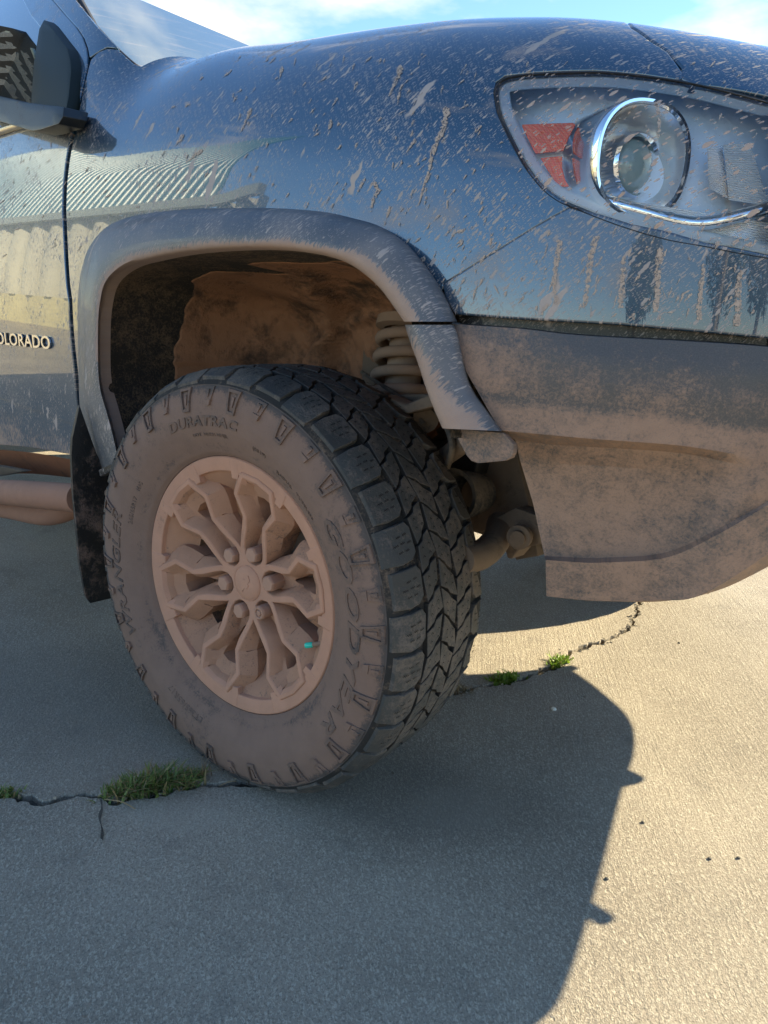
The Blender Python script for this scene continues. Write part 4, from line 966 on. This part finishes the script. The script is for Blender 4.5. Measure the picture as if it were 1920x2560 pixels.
# ---- alloy wheel
def wtop(r): return float(np.interp(r, [0, .06, .13, .20, .215, .235], [-.070, -.071, -.088, -.104, -.105, -.105]))
def alloy():
    V, Fs = [], []
    PC = [R_(75+60*k) for k in range(6)]
    half_out = [(-30, .066), (-20, .092), (-12.6, .130), (-17.6, .170), (-10.4, .2115), (0, .2135)]
    half_in = [(0, .0385), (-14, .0415), (-22, .054), (-21, .068), (-17, .082), (-10.8, .108), (-9.5, .130), (-15.0, .1695), (-9.1, .2050), (0, .2070)]
    def full(h, pc, skip=False):
        L_ = [(a, r) for a, r in h]; Rr = [(-a, r) for a, r in reversed(h)]
        if L_[-1][0] == 0: Rr = Rr[1:]
        if L_[0][0] == 0 and not skip: Rr = Rr[:-1]
        return [(pc-R_(a)*(-1), r) for a, r in L_+Rr]
    outer = []
    for pc in PC:
        f = full(half_out, pc, True); outer += f[:-1]     # last point = next pod's valley
    inners = [full(half_in, pc) for pc in PC]
    # densify
    def dz(loop, d=.006):
        P = np.array([(r*math.cos(a), r*math.sin(a)) for a, r in loop]); out = []
        for i in range(len(P)):
            a, b = P[i], P[(i+1) % len(P)]; k = max(1, int(np.linalg.norm(b-a)/d))
            for q in range(k): out.append(a+(b-a)*q/k)
        return np.array(out)
    bm = bmesh.new()
    def ins(P, k):   # inward normal offset of closed ccw loop by k (negative = outward)
        if isinstance(k, tuple): rr__ = np.hypot(P[:, 0], P[:, 1]); k = np.interp(rr__, [.066, .085, .13, .19, .212], k)[:, None]
        n = len(P); t = np.roll(P, -1, 0)-np.roll(P, 1, 0); t /= np.linalg.norm(t, axis=1)[:, None]+1e-9; nn = np.c_[-t[:, 1], t[:, 0]]
        ar = .5*np.sum(P[:, 0]*np.roll(P[:, 1], -1)-np.roll(P[:, 0], -1)*P[:, 1]); s = 1 if ar > 0 else -1
        Q = P+nn*k*s; 
        return Q
    def ring(P, wf):
        return [bm.verts.new(W2(x, z, wf(math.hypot(x, z)))) for x, z in P]
    def strip(a, b):
        n = len(a)
        for i in range(n):
            try: bm.faces.new((a[i], a[(i+1) % n], b[(i+1) % n], b[i]))
            except ValueError: pass
    def ringE(r): return [bm.edges.get((r[i], r[(i+1) % len(r)])) or bm.edges.new((r[i], r[(i+1) % len(r)])) for i in range(len(r))]
    OP = dz(outer); ot = ring(OP, wtop); edges = ringE(ot)
    rings = []
    for lp in inners:
        P = dz(lp); t = ring(P, wtop); edges += ringE(t); rings.append((P, t))
    bmesh.ops.triangle_fill(bm, edges=edges, use_beauty=True)
    for f in bm.faces: f.smooth = False
    # outer walls: round the ridge, fall away to the spoke's flank
    o1 = ring(ins(OP, -.0018), lambda r: wtop(r)+.0016); strip(ot, o1)
    o2 = ring(ins(OP, (-.003, -.006, -.0110, -.011, -.006)), lambda r: wtop(r)+.011); strip(o1, o2)
    o3 = ring(ins(OP, (-.005, -.011, -.0230, -.024, -.010)), lambda r: wtop(r)+.026); strip(o2, o3)
    o4 = ring(ins(OP, (-.006, -.010, -.020, -.020, -.008)), lambda r: -.004); strip(o3, o4)
    for P, t in rings:
        a1 = ring(ins(P, .0016), lambda r: wtop(r)+.0016); strip(t, a1)
        def depth(r): return float(np.interp(r, [.0, .075, .09, .13, .17, .21], [-.048, -.048, -.050, -.062, -.078, -.092]))
        a2 = ring(ins(P, (.004, .006, .0075, .0085, .006)), lambda r: wtop(r)*.62+depth(r)*.38); strip(a1, a2)
        a3P = ins(P, (.007, .009, .0135, .017, .010)); a3 = ring(a3P, depth); strip(a2, a3)
        # floor of the pocket: lug seat solid, window further out
        pc = math.atan2(P[:, 1].mean(), P[:, 0].mean())
        win = [(.100, 0), (.106, -1.8), (.128, -3.2), (.158, -6.2), (.170, -6.0), (.173, 0), (.170, 6.0), (.158, 6.2), (.128, 3.2), (.106, 1.8)]
        wl = dz([(pc+R_(a), r) for r, a in win], .008)
        wt = ring(wl, lambda r: depth(r)+.004); ed = ringE(a3)+ringE(wt)
        bmesh.ops.triangle_fill(bm, edges=ed, use_beauty=True)
        wb = ring(ins(wl, .003), lambda r: -.012); strip(wt, wb)
    bmesh.ops.recalc_face_normals(bm, faces=bm.faces)
    for f in bm.faces:
        c_ = f.calc_center_median(); dw = -(c_-Vector(HUB)).dot(Vector(av)); v_ = c_-Vector(HUB); r_ = math.hypot(v_.dot(Vector(hv)), v_.z)
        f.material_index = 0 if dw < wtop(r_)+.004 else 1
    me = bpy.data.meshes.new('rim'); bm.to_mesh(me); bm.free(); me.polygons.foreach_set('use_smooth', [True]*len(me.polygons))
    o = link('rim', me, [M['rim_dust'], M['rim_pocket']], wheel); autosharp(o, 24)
    # flange face with notches + web cone + barrel
    V, Fs = [], []; n = 720
    def notch(th):
        a = (math.degrees(th)-45) % 60; a = min(a, 60-a)     # 0 = between pods
        return a
    def rows(fr, fw): 
        for k in range(n):
            th = 2*math.pi*k/n; r = fr(th); V.append(wp(r, th, fw(th)))
    rin = lambda th: .2095 if notch(th) < 12.5 else (.1975 if notch(th) < 17 else .206)
    prof = [(lambda th: .2335, lambda th: -.094), (lambda th: .2345, lambda th: -.102), (lambda th: .2325, lambda th: -.1045), (lambda th: .229, lambda th: -.1050), (lambda th: rin(th), lambda th: -.1005), (lambda th: rin(th)-.0012, lambda th: -.099), (lambda th: rin(th)-.0020, lambda th: -.091)]
    prof += [(lambda th: .193, lambda th: -.082 if notch(th) < 14 else -.086), (lambda th: .172, lambda th: -.056), (lambda th: .160 if notch(th) < 20 else .176, lambda th: -.048), (lambda th: .162 if notch(th) < 20 else .178, lambda th: -.030), (lambda th: .196, lambda th: -.018), (lambda th: .200, lambda th: .09), (lambda th: .226, lambda th: .105), (lambda th: .228, lambda th: .088)]
    for a, b in prof: rows(a, b)
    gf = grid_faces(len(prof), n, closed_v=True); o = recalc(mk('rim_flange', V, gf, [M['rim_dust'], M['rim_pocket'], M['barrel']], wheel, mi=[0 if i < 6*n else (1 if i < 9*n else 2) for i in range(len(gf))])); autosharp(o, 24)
    # centre cap
    cap = [(.0, .0), ]
    V, Fs = [], []
    for r, w_ in ((.0335, -.066), (.0335, -.0715), (.0325, -.0725), (.0318, -.0718), (.0312, -.0722), (.028, -.0745), (.018, -.0765), (.008, -.0770), (.001, -.0771)):
        for k in range(48): V.append(wp(r, 2*math.pi*k/48, w_))
    o = recalc(mk('center_cap', V, grid_faces(9, 48, closed_v=True), M['rim_dust'], wheel)); autosharp(o, 40)
    # bow-tie emblem in low relief
    bt_ = [(-.019, -.003), (-.0145, .0045), (-.006, .0045), (-.0045, .009), (.0045, .009), (.006, .0045), (.019, .0045), (.0145, -.0045), (.006, -.0045), (.0045, -.009), (-.0045, -.009), (-.006, -.0045), (-.0175, -.0045)]
    ca, sa = math.cos(R_(52)), math.sin(R_(52)); V = []
    for lev in (-.0755, -.0779):
        for x, z in bt_: V.append(W2(x*ca-z*sa, x*sa+z*ca, lev))
    k = len(bt_); recalc(mk('cap_emblem', V, [tuple(range(k, 2*k))]+[(i, (i+1) % k, k+(i+1) % k, k+i) for i in range(k)], M['rim_dust'], wheel, smooth=False))
    # lug nuts
    proto = None
    for q, pc in enumerate(PC):
        special = q == 4      # the locking nut, lower right of the cap
        V, Fs = [], []; nn = 24 if special else 6; L_ = .038 if special else .033
        rr = .0128 if special else .0152
        lev = [(-.046, rr*1.02), (-.046-L_+.004, rr), (-.046-L_, rr*.86)]
        if special: lev += [(-.046-L_, rr*.62), (-.046-L_+.003, rr*.56), (-.046-L_+.003, rr*.40), (-.046-L_, rr*.36)]
        for w_, r in lev:
            for k in range(nn):
                a = 2*math.pi*k/nn+.3; rad_ = r*(1+(.10*math.cos(6*a) if special and r < rr*.7 else 0))
                V.append(W2(.060*math.cos(pc)+rad_*math.cos(a), .060*math.sin(pc)+rad_*math.sin(a), w_))
        Fs = grid_faces(len(lev), nn, closed_v=True)+[tuple(range((len(lev)-1)*nn, len(lev)*nn))]
        o = recalc(mk('lug_nut', V, Fs, M['lug_dust'], wheel)); autosharp(o, 20); bevel(o, .0009, 2)
        if special: o['label'] = 'round locking nut with a flower shaped key recess'
        # dark seat
    # valve
    def onw(px, py, w_):
        d = ray(px, py); P0 = HUB-av*w_; return CAM+d*(((P0-CAM)@av)/(d@av))
    b0, b1 = onw(806, 1608, -.080), onw(764, 1614, -.092)
    tube('valve_stem', [b0, (b0*.4+b1*.6)], .0042, M['spring'], wheel, seg=12)
    d_ = b1-b0; tube('valve_cap', [b0+d_*.55, b0+d_*.62, b0+d_*.95, b0+d_*1.02], .0, plain('green_valve_cap', (.03, .50, .36), .25), wheel, seg=14, rfun=lambda t: .0050 if .1 < t < .9 else .0040)
alloy()
# brake disc, calliper, hub behind the spokes
lathe('brake_disc', [(.0, .05), (.0, .150), (-.022, .150), (-.022, .05)], HUB+av*.02, av, dusty('brake_disc_steel', (.10, .08, .07), (.20, .12, .08), .4, .45, 8, .0006, 200, .3), wheel, seg=64)
lathe('hub', [(-.02, .07), (.045, .07), (.05, .04), (.05, .0)], HUB, av, M['under'], wheel, seg=32)
V = []; 
cal = dusty('calliper_rust', (.16, .07, .03), (.42, .20, .10), .7, .6, 20, .001, 200, .3)
for a0, nm_ in ((R_(112), 'brake_calliper'),):
    pts = []
    for rr_, w0, w1 in ((.105, -.005, -.045), (.150, -.005, -.052), (.172, .0, -.04)):
        for k in range(9):
            a = a0+R_(-24+6*k); pts.append((rr_, a, w0, w1))
    V = [wp(r, a, w0+.0) for r, a, w0, w1 in pts]+[wp(r, a, w1) for r, a, w0, w1 in pts]; m = len(pts)
    Fs = [(i*9+j, i*9+j+1, (i+1)*9+j+1, (i+1)*9+j) for i in range(2) for j in range(8)]; Fs += [tuple(m+v for v in f) for f in Fs]
    for i in range(2): Fs += [(i*9, (i+1)*9, m+(i+1)*9, m+i*9), (i*9+8, (i+1)*9+8, m+(i+1)*9+8, m+i*9+8)]
    for j in range(8): Fs += [(j, j+1, m+j+1, m+j), (18+j, 19+j, m+19+j, m+18+j)]
    o = recalc(mk(nm_, V, Fs, cal, wheel)); autosharp(o, 30); bevel(o, .004, 2)

# ================================================================== WHEEL WELL AND SUSPENSION
def liner():
    n, m = 240, 90; V, MI, UV = [], [], []
    ep = [(1112, 1100), (1106, 1071), (1046, 912), (1010, 804), (952, 723), (870, 658), (760, 630), (620, 622), (450, 635), (328, 663), (268, 712), (251, 800), (250, 890), (252, 945), (298, 1147)]
    E3 = cr([hit(a, b, -.03) for a, b in ep]+[np.array([-.40, -.10, .36])], n); C = np.array([.02, .56]); E = C+(E3[:, [0, 2]]-C)*1.014
    prof = [(.02, .33), (.45, .335), (.66, .32), (.78, .285), (.86, .235), (.92, .18), (.96, .105), (.985, -.01), (1.0, -.10)]
    pr = cr(prof, m)
    def vn(a, b, f, s):     # cheap value noise
        x, y = a*f, b*f; xi, yi = int(math.floor(x)), int(math.floor(y)); fx, fy = x-xi, y-yi; fx = fx*fx*(3-2*fx); fy = fy*fy*(3-2*fy)
        h = lambda i, j: (math.sin(i*127.1+j*311.7+s*74.7)*43758.5453) % 1
        return (h(xi, yi)*(1-fx)+h(xi+1, yi)*fx)*(1-fy)+(h(xi, yi+1)*(1-fx)+h(xi+1, yi+1)*fx)*fy
    def inner_(ad, k): return ad < 207 and k < (.975 if ad < 112 else .972+.0007*math.sin(ad*.9)-.0016*max(0, 128-ad))
    A = []
    for i in range(n):
        e = E[i]-C; ad = math.degrees(math.atan2(e[1], e[0])); R0 = np.linalg.norm(e)
        if ad < -90: ad += 360
        A.append(ad)
        for j, (k, y) in enumerate(pr):
            x, z = C+e*k; d = 0; r = k*R0
            r0 = .375-.0014*(ad-98)
            d -= .024*math.tanh((r-r0)/.006)*math.exp(-((r-r0)/.06)**2)*(1 if 82 < ad < 150 else 0)
            a0 = 131+(r-.41)*85
            d += .018*math.tanh((ad-a0)/1.6)*math.exp(-((ad-a0)/14)**2)*(.36 < r < .52)
            r1 = .27+.0011*(ad-80)
            d -= .014*math.exp(-((r-r1)/.010)**2)*(95 < ad < 160)
            inner = inner_(ad, k)
            lump = (vn(x*100, z*100, .9, 2)-.5)*.008+(vn(x*100, z*100, .45, 5)-.5)*.010+(vn(x*100, z*100, .2, 7)-.5)*.016
            edge = math.exp(-((k-.965)/.008)**2)*(ad > 112)
            y = y if k < .985 else y+(k-.985)/.015*(E3[i][1]+.004+.10)
            V.append((x, y+d+(lump if inner else lump*.2)-.018*edge-(.016 if inner else 0), max(z, .20))); UV.append((ad*.008, k))
    Fs = []
    for i in range(n-1):
        for j in range(m-1):
            ad = A[i]; k = pr[j][0]
            if ad < 41+3*math.sin(k*60)+2*math.sin(k*150) and k < .90: continue
            Fs.append((i*m+j, (i+1)*m+j, (i+1)*m+j+1, i*m+j+1)); MI.append(0 if inner_(ad, k) else 1)
    o = mk('wheel_well_liner', V, Fs, [M['liner_mud'], M['liner_felt']], truck, mi=MI, uv=UV)
    p = o.data.polygons[4000]
    if Vector(p.normal).dot(Vector((.1, -1.0, .5))-Vector(p.center)) < 0: o.data.flip_normals()
liner()
def bolt(px, py, y, r=.009, mat='dark'):
    P = on(px, py, y=y); lathe('liner_clip', [(0, r), (.004, r), (.006, r*.7), (.0065, .0)], P, (.6, -.7, 0), M[mat], truck, seg=16)
bolt(368, 993, .12); 
# coil spring over damper
sp0 = on(1022, 838, y=.30); sp1 = on(992, 1075, y=.26)
def coil():
    ax = sp1-sp0; Ln = np.linalg.norm(ax); ax /= Ln; e1_ = np.cross(ax, [0, 1, 0]); e1_ /= np.linalg.norm(e1_); e2_ = np.cross(ax, e1_); P = []
    turns = 5.2
    for k in range(200):
        t = k/199; a = 2*math.pi*turns*t; P.append(sp0+ax*Ln*t+.056*(math.cos(a)*e1_+math.sin(a)*e2_))
    tube('coil_spring', P, .0105, M['spring'], truck, seg=12)
    tube('damper', [sp0-ax*.02, sp1+ax*.05], .036, M['spring'], truck, seg=24)
    lathe('spring_seat', [(-.035, .02), (-.03, .066), (-.012, .068), (-.008, .05)], sp0, ax, M['spring'], truck, seg=32)
    lathe('spring_seat', [(0, .03), (.006, .066), (.016, .066), (.03, .035)], sp1+ax*.02, ax, M['under'], truck, seg=32)
coil()
# tower bracket hugging the spring
solid_px('spring_tower', [(905, 930), (908, 880), (918, 855), (945, 832), (1000, 824), (1070, 822), (1070, 850), (985, 852), (958, 862), (948, 890), (944, 950), (930, 968), (905, 960)], (lambda a, b: on(a, b, y=.31)), M['under'], truck, .09, bev=.006)
def bar(name, a, b, y0, y1, r, mat='under', **k):
    return tube(name, [on(*a, y=y0), (on(*a, y=y0)+on(*b, y=y1))/2, on(*b, y=y1)], r, M[mat], truck, seg=14, **k)
def slabpx(name, pts, y, depth=.03, mat='under', bev=.005): return solid_px(name, pts, (lambda a, b: on(a, b, y=y)), M[mat], truck, depth, bev=bev)
slabpx('upper_control_arm', [(955, 988), (1012, 1012), (1075, 985), (1110, 975), (1110, 1012), (1076, 1018), (1018, 1034), (985, 1020)], .13, .035)
slabpx('control_arm_plate', [(965, 985), (1090, 985), (1090, 1003), (1010, 1015)], .20, .03)
bar('tie_rod', (1095, 1155), (1190, 1085), .22, .16, .017)
bar('bump_stop', (1000, 1040), (1065, 1046), .22, .18, .026)
slabpx('steering_knuckle', [(1085, 1100), (1180, 1080), (1200, 1130), (1185, 1190), (1100, 1200)], .34, .05, 'dark')
# front frame section and crossmember
slabpx('frame_horn', [(1100, 1165), (1130, 1150), (1290, 1130), (1330, 1300), (1345, 1390), (1290, 1400), (1255, 1310), (1200, 1330), (1183, 1225), (1178, 1200), (1110, 1195)], .38, .08)
slabpx('frame_bracket', [(1215, 1300), (1245, 1292), (1290, 1270), (1345, 1290), (1350, 1360), (1300, 1372), (1278, 1398), (1268, 1395), (1255, 1345)], .30, .04)
tube('lower_arm', cr([on(1150, 1400, y=.12), on(1205, 1385, y=.20), on(1240, 1350, y=.27), on(1250, 1310, y=.33)], 24), .026, M['under'], truck, seg=20)
def boot():
    A, B_ = on(1125, 1240, y=.20), on(1175, 1235, y=.28); ax = B_-A; Ln = np.linalg.norm(ax); pr = []
    for k in range(49):
        t = k/48; pr.append((t*Ln*1.4, .046-.012*t+.0045*math.cos(2*math.pi*t*8)))
    lathe('axle_boot', pr, A, ax, M['dark_dust'], truck, seg=32)
M['dark_dust'] = dusty('dusty_rubber', (.03, .027, .024), (.14, .105, .07), .5, .8, 10, .001, 160, .3)
boot()
tube('brake_hose', cr([on(1075, 1010, y=.20), on(1110, 1050, y=.16), on(1130, 1120, y=.15), on(1108, 1190, y=.17), on(1090, 1240, y=.15)], 40), .006, M['dark_dust'], truck, seg=10)
tube('sensor_wire', cr([on(905, 930, y=.26), on(950, 960, y=.22), on(1010, 1000, y=.18), on(1060, 1060, y=.17)], 30), .004, M['dark_dust'], truck, seg=8)
lathe('pivot_bolt', [(0, .022), (.012, .022), (.013, .014), (.022, .014), (.023, .0)], on(1302, 1340, y=.27), (.3, -1, 0), M['under'], truck, seg=20)
# mud flap (faces along the truck), sill, step bar
mfp = [(199, 1014), (181, 1097), (179, 1142), (183, 1233), (192, 1323), (199, 1405), (214, 1490), (226, 1508), (289, 1493), (330, 1480), (330, 1150), (262, 1180), (240, 1130), (222, 1080)]
def fx(P): return -(P[:, 0]-(-.515-.06*(P[:, 1]+.1)))
solid_px('mud_flap', mfp, (lambda a, b: hit(a, b, f=fx)), M['flap'], truck, .010, bev=.003, ddir=(-1, 0, 0))
P = on(272, 1232, y=-.05); lathe('flap_bolt', [(0, .010), (.006, .010), (.009, .007), (.0095, 0)], hit(272, 1232, f=lambda P: -(P[:, 0]+.508)), (1, -.2, 0), M['spring'], truck, seg=14)
slabpx('flare_tab', [(246, 1175), (298, 1150), (300, 1168), (250, 1192)], -.13, .03, 'black_gloss', .002)
sill = [hit(a, b, .012) for a, b in [(-90, 1118), (0, 1124), (90, 1133), (184, 1150)]]; sill2 = [hit(a, b, .05) for a, b in [(-90, 1180), (0, 1180), (90, 1185), (190, 1195)]]
Vs = [*cr(sill, 30), *cr(sill2, 30)]; Vs += [v+np.array([0, .12, -.02]) for v in Vs[30:60]]
recalc(mk('sill', Vs, grid_faces(3, 30), M['rust'], truck))
tb = cr([on(-120, 1226, y=-.165), on(0, 1230, y=-.165), on(90, 1237, y=-.160), on(200, 1246, y=-.13)], 30); tube('step_bar', tb, .033, M['tube'], truck, seg=24)
tb2 = cr([on(-120, 1262, y=-.10), on(0, 1268, y=-.10), on(100, 1285, y=-.09), on(150, 1280, y=-.07), on(190, 1262, y=-.04)], 24); tube('step_bar_bracket', tb2, .03, M['tube'], truck, seg=18)
slabpx('step_pad', [(-120, 1150), (0, 1166), (62, 1178), (0, 1190), (-120, 1196)], -.13, .02, 'dark', .002)

# ================================================================== REST OF THE TRUCK (front, engine bay, cab, far side)
YC = .80
def mir_y(P): Q = np.array(P, float); Q[..., 1] = 2*YC-Q[..., 1]; return Q
# front fascia: unseen plan curve shaped for its ground shadow, swept over rows
def fascia():
    s = np.array([(.775, .13), (.86, .25), (.94, .42), (1.0, .58), (1.035, .71), (1.02, .80), (.955, .985), (.855, 1.25), (.81, 1.38), (.74, 1.49), (.62, 1.56), (.51, 1.60)])
    s[0] = (.802, .148); s = cr(s, 60); c = s.mean(0); rowsd = [(1.20, -.20), (1.155, -.10), (1.14, -.03), (1.12, .0), (.98, .01), (.96, .03), (.87, .03), (.84, .045), (.70, .03), (.60, .02), (.50, .0), (.49, -.02), (.50, -.05)]
    V, Fs = [], []
    nrm = np.gradient(s, axis=0); nrm = np.c_[nrm[:, 1], -nrm[:, 0]]; nrm /= np.linalg.norm(nrm, axis=1)[:, None]
    for z, d in rowsd:
        for i, p in enumerate(s): q = p+nrm[i]*d; zz = max(z, .66-.17*min(1, max(0, (p[1]-.17)/.25))); V.append((q[0], q[1], zz))
    gf = grid_faces(len(rowsd), 60); return recalc(mk('front_fascia', V, gf, [M['paint'], M['satin'], M['dark']], truck, mi=[0 if i < 59*3 or 59*5 <= i < 59*7 else (2 if i < 59*5 else 1) for i in range(len(gf))]))
fascia()
# hood far half
V = []; xs_ = np.linspace(-.42, .80, 24)
for x in xs_:
    H = float(Hf(x)); P0 = F(x, u90(x, 3.15))
    for k in range(20): t = k/19; y = P0[1]+t*(1.55-P0[1]); V.append((x, y, P0[2]-.0+.01*math.sin(math.pi*t)-.10*max(0, (t-.9)*10)**2*.6))
recalc(mk('hood_far_half', V, grid_faces(24, 20), M['paint'], truck))
V = [(x, 1.62, z) for x, z in [(-2.2, .5), (-.6, .5), (-.48, .55), (-.42, .75), (-.25, .9), (.02, .95), (.28, .9), (.44, .75), (.50, .6), (.51, .5), (.53, .5), (.53, 1.1), (.4, 1.2), (-.45, 1.28), (-2.2, 1.3)]]
o = mk('far_side_panel', V+[(a, b-.04, c) for a, b, c in V], [tuple(range(15)), tuple(range(15, 30))]+[(i, (i+1) % 15, 15+(i+1) % 15, 15+i) for i in range(15)], M['paint'], truck, smooth=False); recalc(o)
def boxm(name, lo_, hi_, mat, parent=truck, bev=.01):
    x0, y0, z0 = lo_; x1, y1, z1 = hi_; V = [(x, y, z) for x in (x0, x1) for y in (y0, y1) for z in (z0, z1)]
    o = mk(name, V, [(0, 1, 3, 2), (4, 6, 7, 5), (0, 4, 5, 1), (2, 3, 7, 6), (0, 2, 6, 4), (1, 5, 7, 3)], mat, parent, smooth=False); recalc(o)
    if bev: bevel(o, bev, 2)
    return o
boxm('engine_block', (-.35, .45, .42), (.62, 1.2, 1.05), M['under'])
boxm('chassis_rail', (-2.5, .40, .42), (.50, .48, .56), M['under']); boxm('chassis_rail', (-2.5, 1.16, .42), (.50, 1.24, .56), M['under'])
boxm('leak_blocker', (.64, .34, .60), (.74, 1.30, 1.14), M['dark'])  # added unseen box blocking sun that leaks through the open front corner
boxm('cab_floor', (-2.6, .0, .50), (-.62, 1.62, .58), M['dark'])
boxm('firewall', (-.62, .10, .5), (-.58, 1.6, 1.22), M['dark'])
# cab roof runs back from the top of the windscreen
V = []
for dx, dz in ((-.03, -.02), (-.25, -.05), (-1.4, -.12)):
    for q in cr(np.vstack([e1[::-1]+np.array([0, 0, 0]), ]), 14): V.append((q[0]+dx, q[1], q[2]+dz))
recalc(mk('cab_roof', V, grid_faces(3, 14), M['paint'], truck))
boxm('cab_back', (-2.62, .05, .58), (-2.56, 1.6, 1.5), M['paint']); boxm('truck_bed', (-4.2, -.08, .55), (-2.7, 1.68, 1.25), M['paint'])
# far front wheel and both rear wheels: copies of the near one
def wheel_copy(loc, mirror):
    r = wheel.copy(); COL.objects.link(r); r.parent = truck; r.location = loc
    if mirror: r.rotation_euler = (0, 0, math.pi)
    r['label'] = 'front wheel on the far side, seen only through its shadow' if mirror and loc[0] > -1 else 'rear wheel'
    for ch in list(wheel.children):
        if ch.name.split('.')[0] in ('tyre', 'rim', 'rim_flange', 'brake_disc', 'hub'):
            c = ch.copy(); COL.objects.link(c); c.parent = r
boxm('shadow_notch_box', (.80, 1.27, .49), (.872, 1.30, .56), M['dark']); boxm('shadow_step_box', (.94, .91, .49), (1.012, .93, .51), M['dark'])  # two added unseen boxes, there only to notch the ground shadow
wheel_copy((-.15, 2*YC, 0), True); wheel_copy((-3.26, 0, 0), False); wheel_copy((-3.26, 2*YC, 0), True)

# ================================================================== YARD BEHIND THE CAMERA (it shows in the paint)
def mat_sheet(name, c1, c2, r=.45):
    m, nt, b, out = newmat(name); o = coords(nt, 'Object'); nt.links.new(mixc(nt, noise(nt, o, 2.5, 5), c1, c2), b.inputs['Base Color']); b.inputs['Roughness'].default_value = r; return m
def corr(name, x0, x1, y, z0, z1, mat, parent, pitch=.20, dy=.03, slope=0.0):
    xs = np.arange(x0, x1, pitch/10); V = []
    for z, yy in ((z0, y), (z1, y+slope)):
        for i, x in enumerate(xs): V.append((x, yy+dy*max(-1, min(1, 2.2*math.sin(2*math.pi*x/pitch))), z))
    return recalc(mk(name, V, grid_faces(2, len(xs)), mat, parent))
shed = empty('metal_shed', (-6, -7.5, 0)); shed.location = (0, 0, 0); tag(shed, 'pale corrugated metal shed behind the camera, mirrored in the door', 'shed')
corr('wall', -34, -6.5, -5.2, .9, 3.2, mat_sheet('cream_sheet', (.36, .34, .27), (.48, .45, .36)), shed, .95, .16)
corr('upper_cladding', -34, -8.2, -4.9, 3.3, 6.8, mat_sheet('teal_sheet', (.02, .10, .14), (.035, .135, .18), .3), shed, .26, .05, -.8)
boxm('base_wall', (-34, -5.35, 0), (-6.5, -5.15, .9), mat_sheet('block_base', (.34, .30, .16), (.52, .46, .26), .8), shed, 0)
boxm('fascia_board', (-34, -5.0, 3.1), (-6.4, -4.85, 3.3), mat_sheet('grey_fascia', (.2, .22, .2), (.26, .28, .26)), shed, 0)
def tree(x, y, h, label):
    t = empty('tree', (x, y, 0)); tag(t, label, 'tree', 'trees beyond the yard, mirrored in the bumper')
    o = tube('trunk', [(0, 0, 0), (.1, 0, h*.3), (0, .1, h*.6)], .16, M['dry'], t, seg=8, rfun=lambda q: .2-.14*q)
    V, Fs = [], []
    for k in range(2600):
        a, b_ = random.uniform(0, 2*math.pi), random.uniform(-1, 1); r = (random.random()**.4)*h*.30; c = np.array([r*math.cos(a)*math.sqrt(1-b_*b_), r*math.sin(a)*math.sqrt(1-b_*b_), h*.66+b_*r*1.2]); i = len(V); s_ = random.uniform(.08, .18)
        d1 = np.array([random.gauss(0, 1) for _ in range(3)])*s_; d2 = np.array([random.gauss(0, 1) for _ in range(3)])*s_; V += [c, c+d1, c+d2]; Fs.append((i, i+1, i+2))
    mk('crown', V, Fs, bpy.data.materials.get('leaf') or plain('leaf', (.05, .08, .03), .7), t, smooth=False)
tree(13, -3, 5.5, 'nearest leafy tree beyond the yard, mirrored in the bumper'); tree(19, -9, 7, 'tallest leafy tree beyond the yard, mirrored in the bumper'); tree(10, -12, 5, 'low leafy tree behind the photographer')
pole = empty('utility_pole', (9, -4.2, 0)); tag(pole, 'wooden utility pole beyond the yard, mirrored in the bumper', 'utility pole')
tube('post', [(0, 0, 0), (0, 0, 7)], .13, M['dry'], pole, seg=12); boxm('crossarm', (-.9, -.06, 6.2), (.9, .06, 6.35), M['dry'], pole, 0)
for o in list(bpy.data.objects):
    if o.type == 'MESH' and o.parent is None and 'kind' not in o and 'label' not in o: print('untagged', o.name)
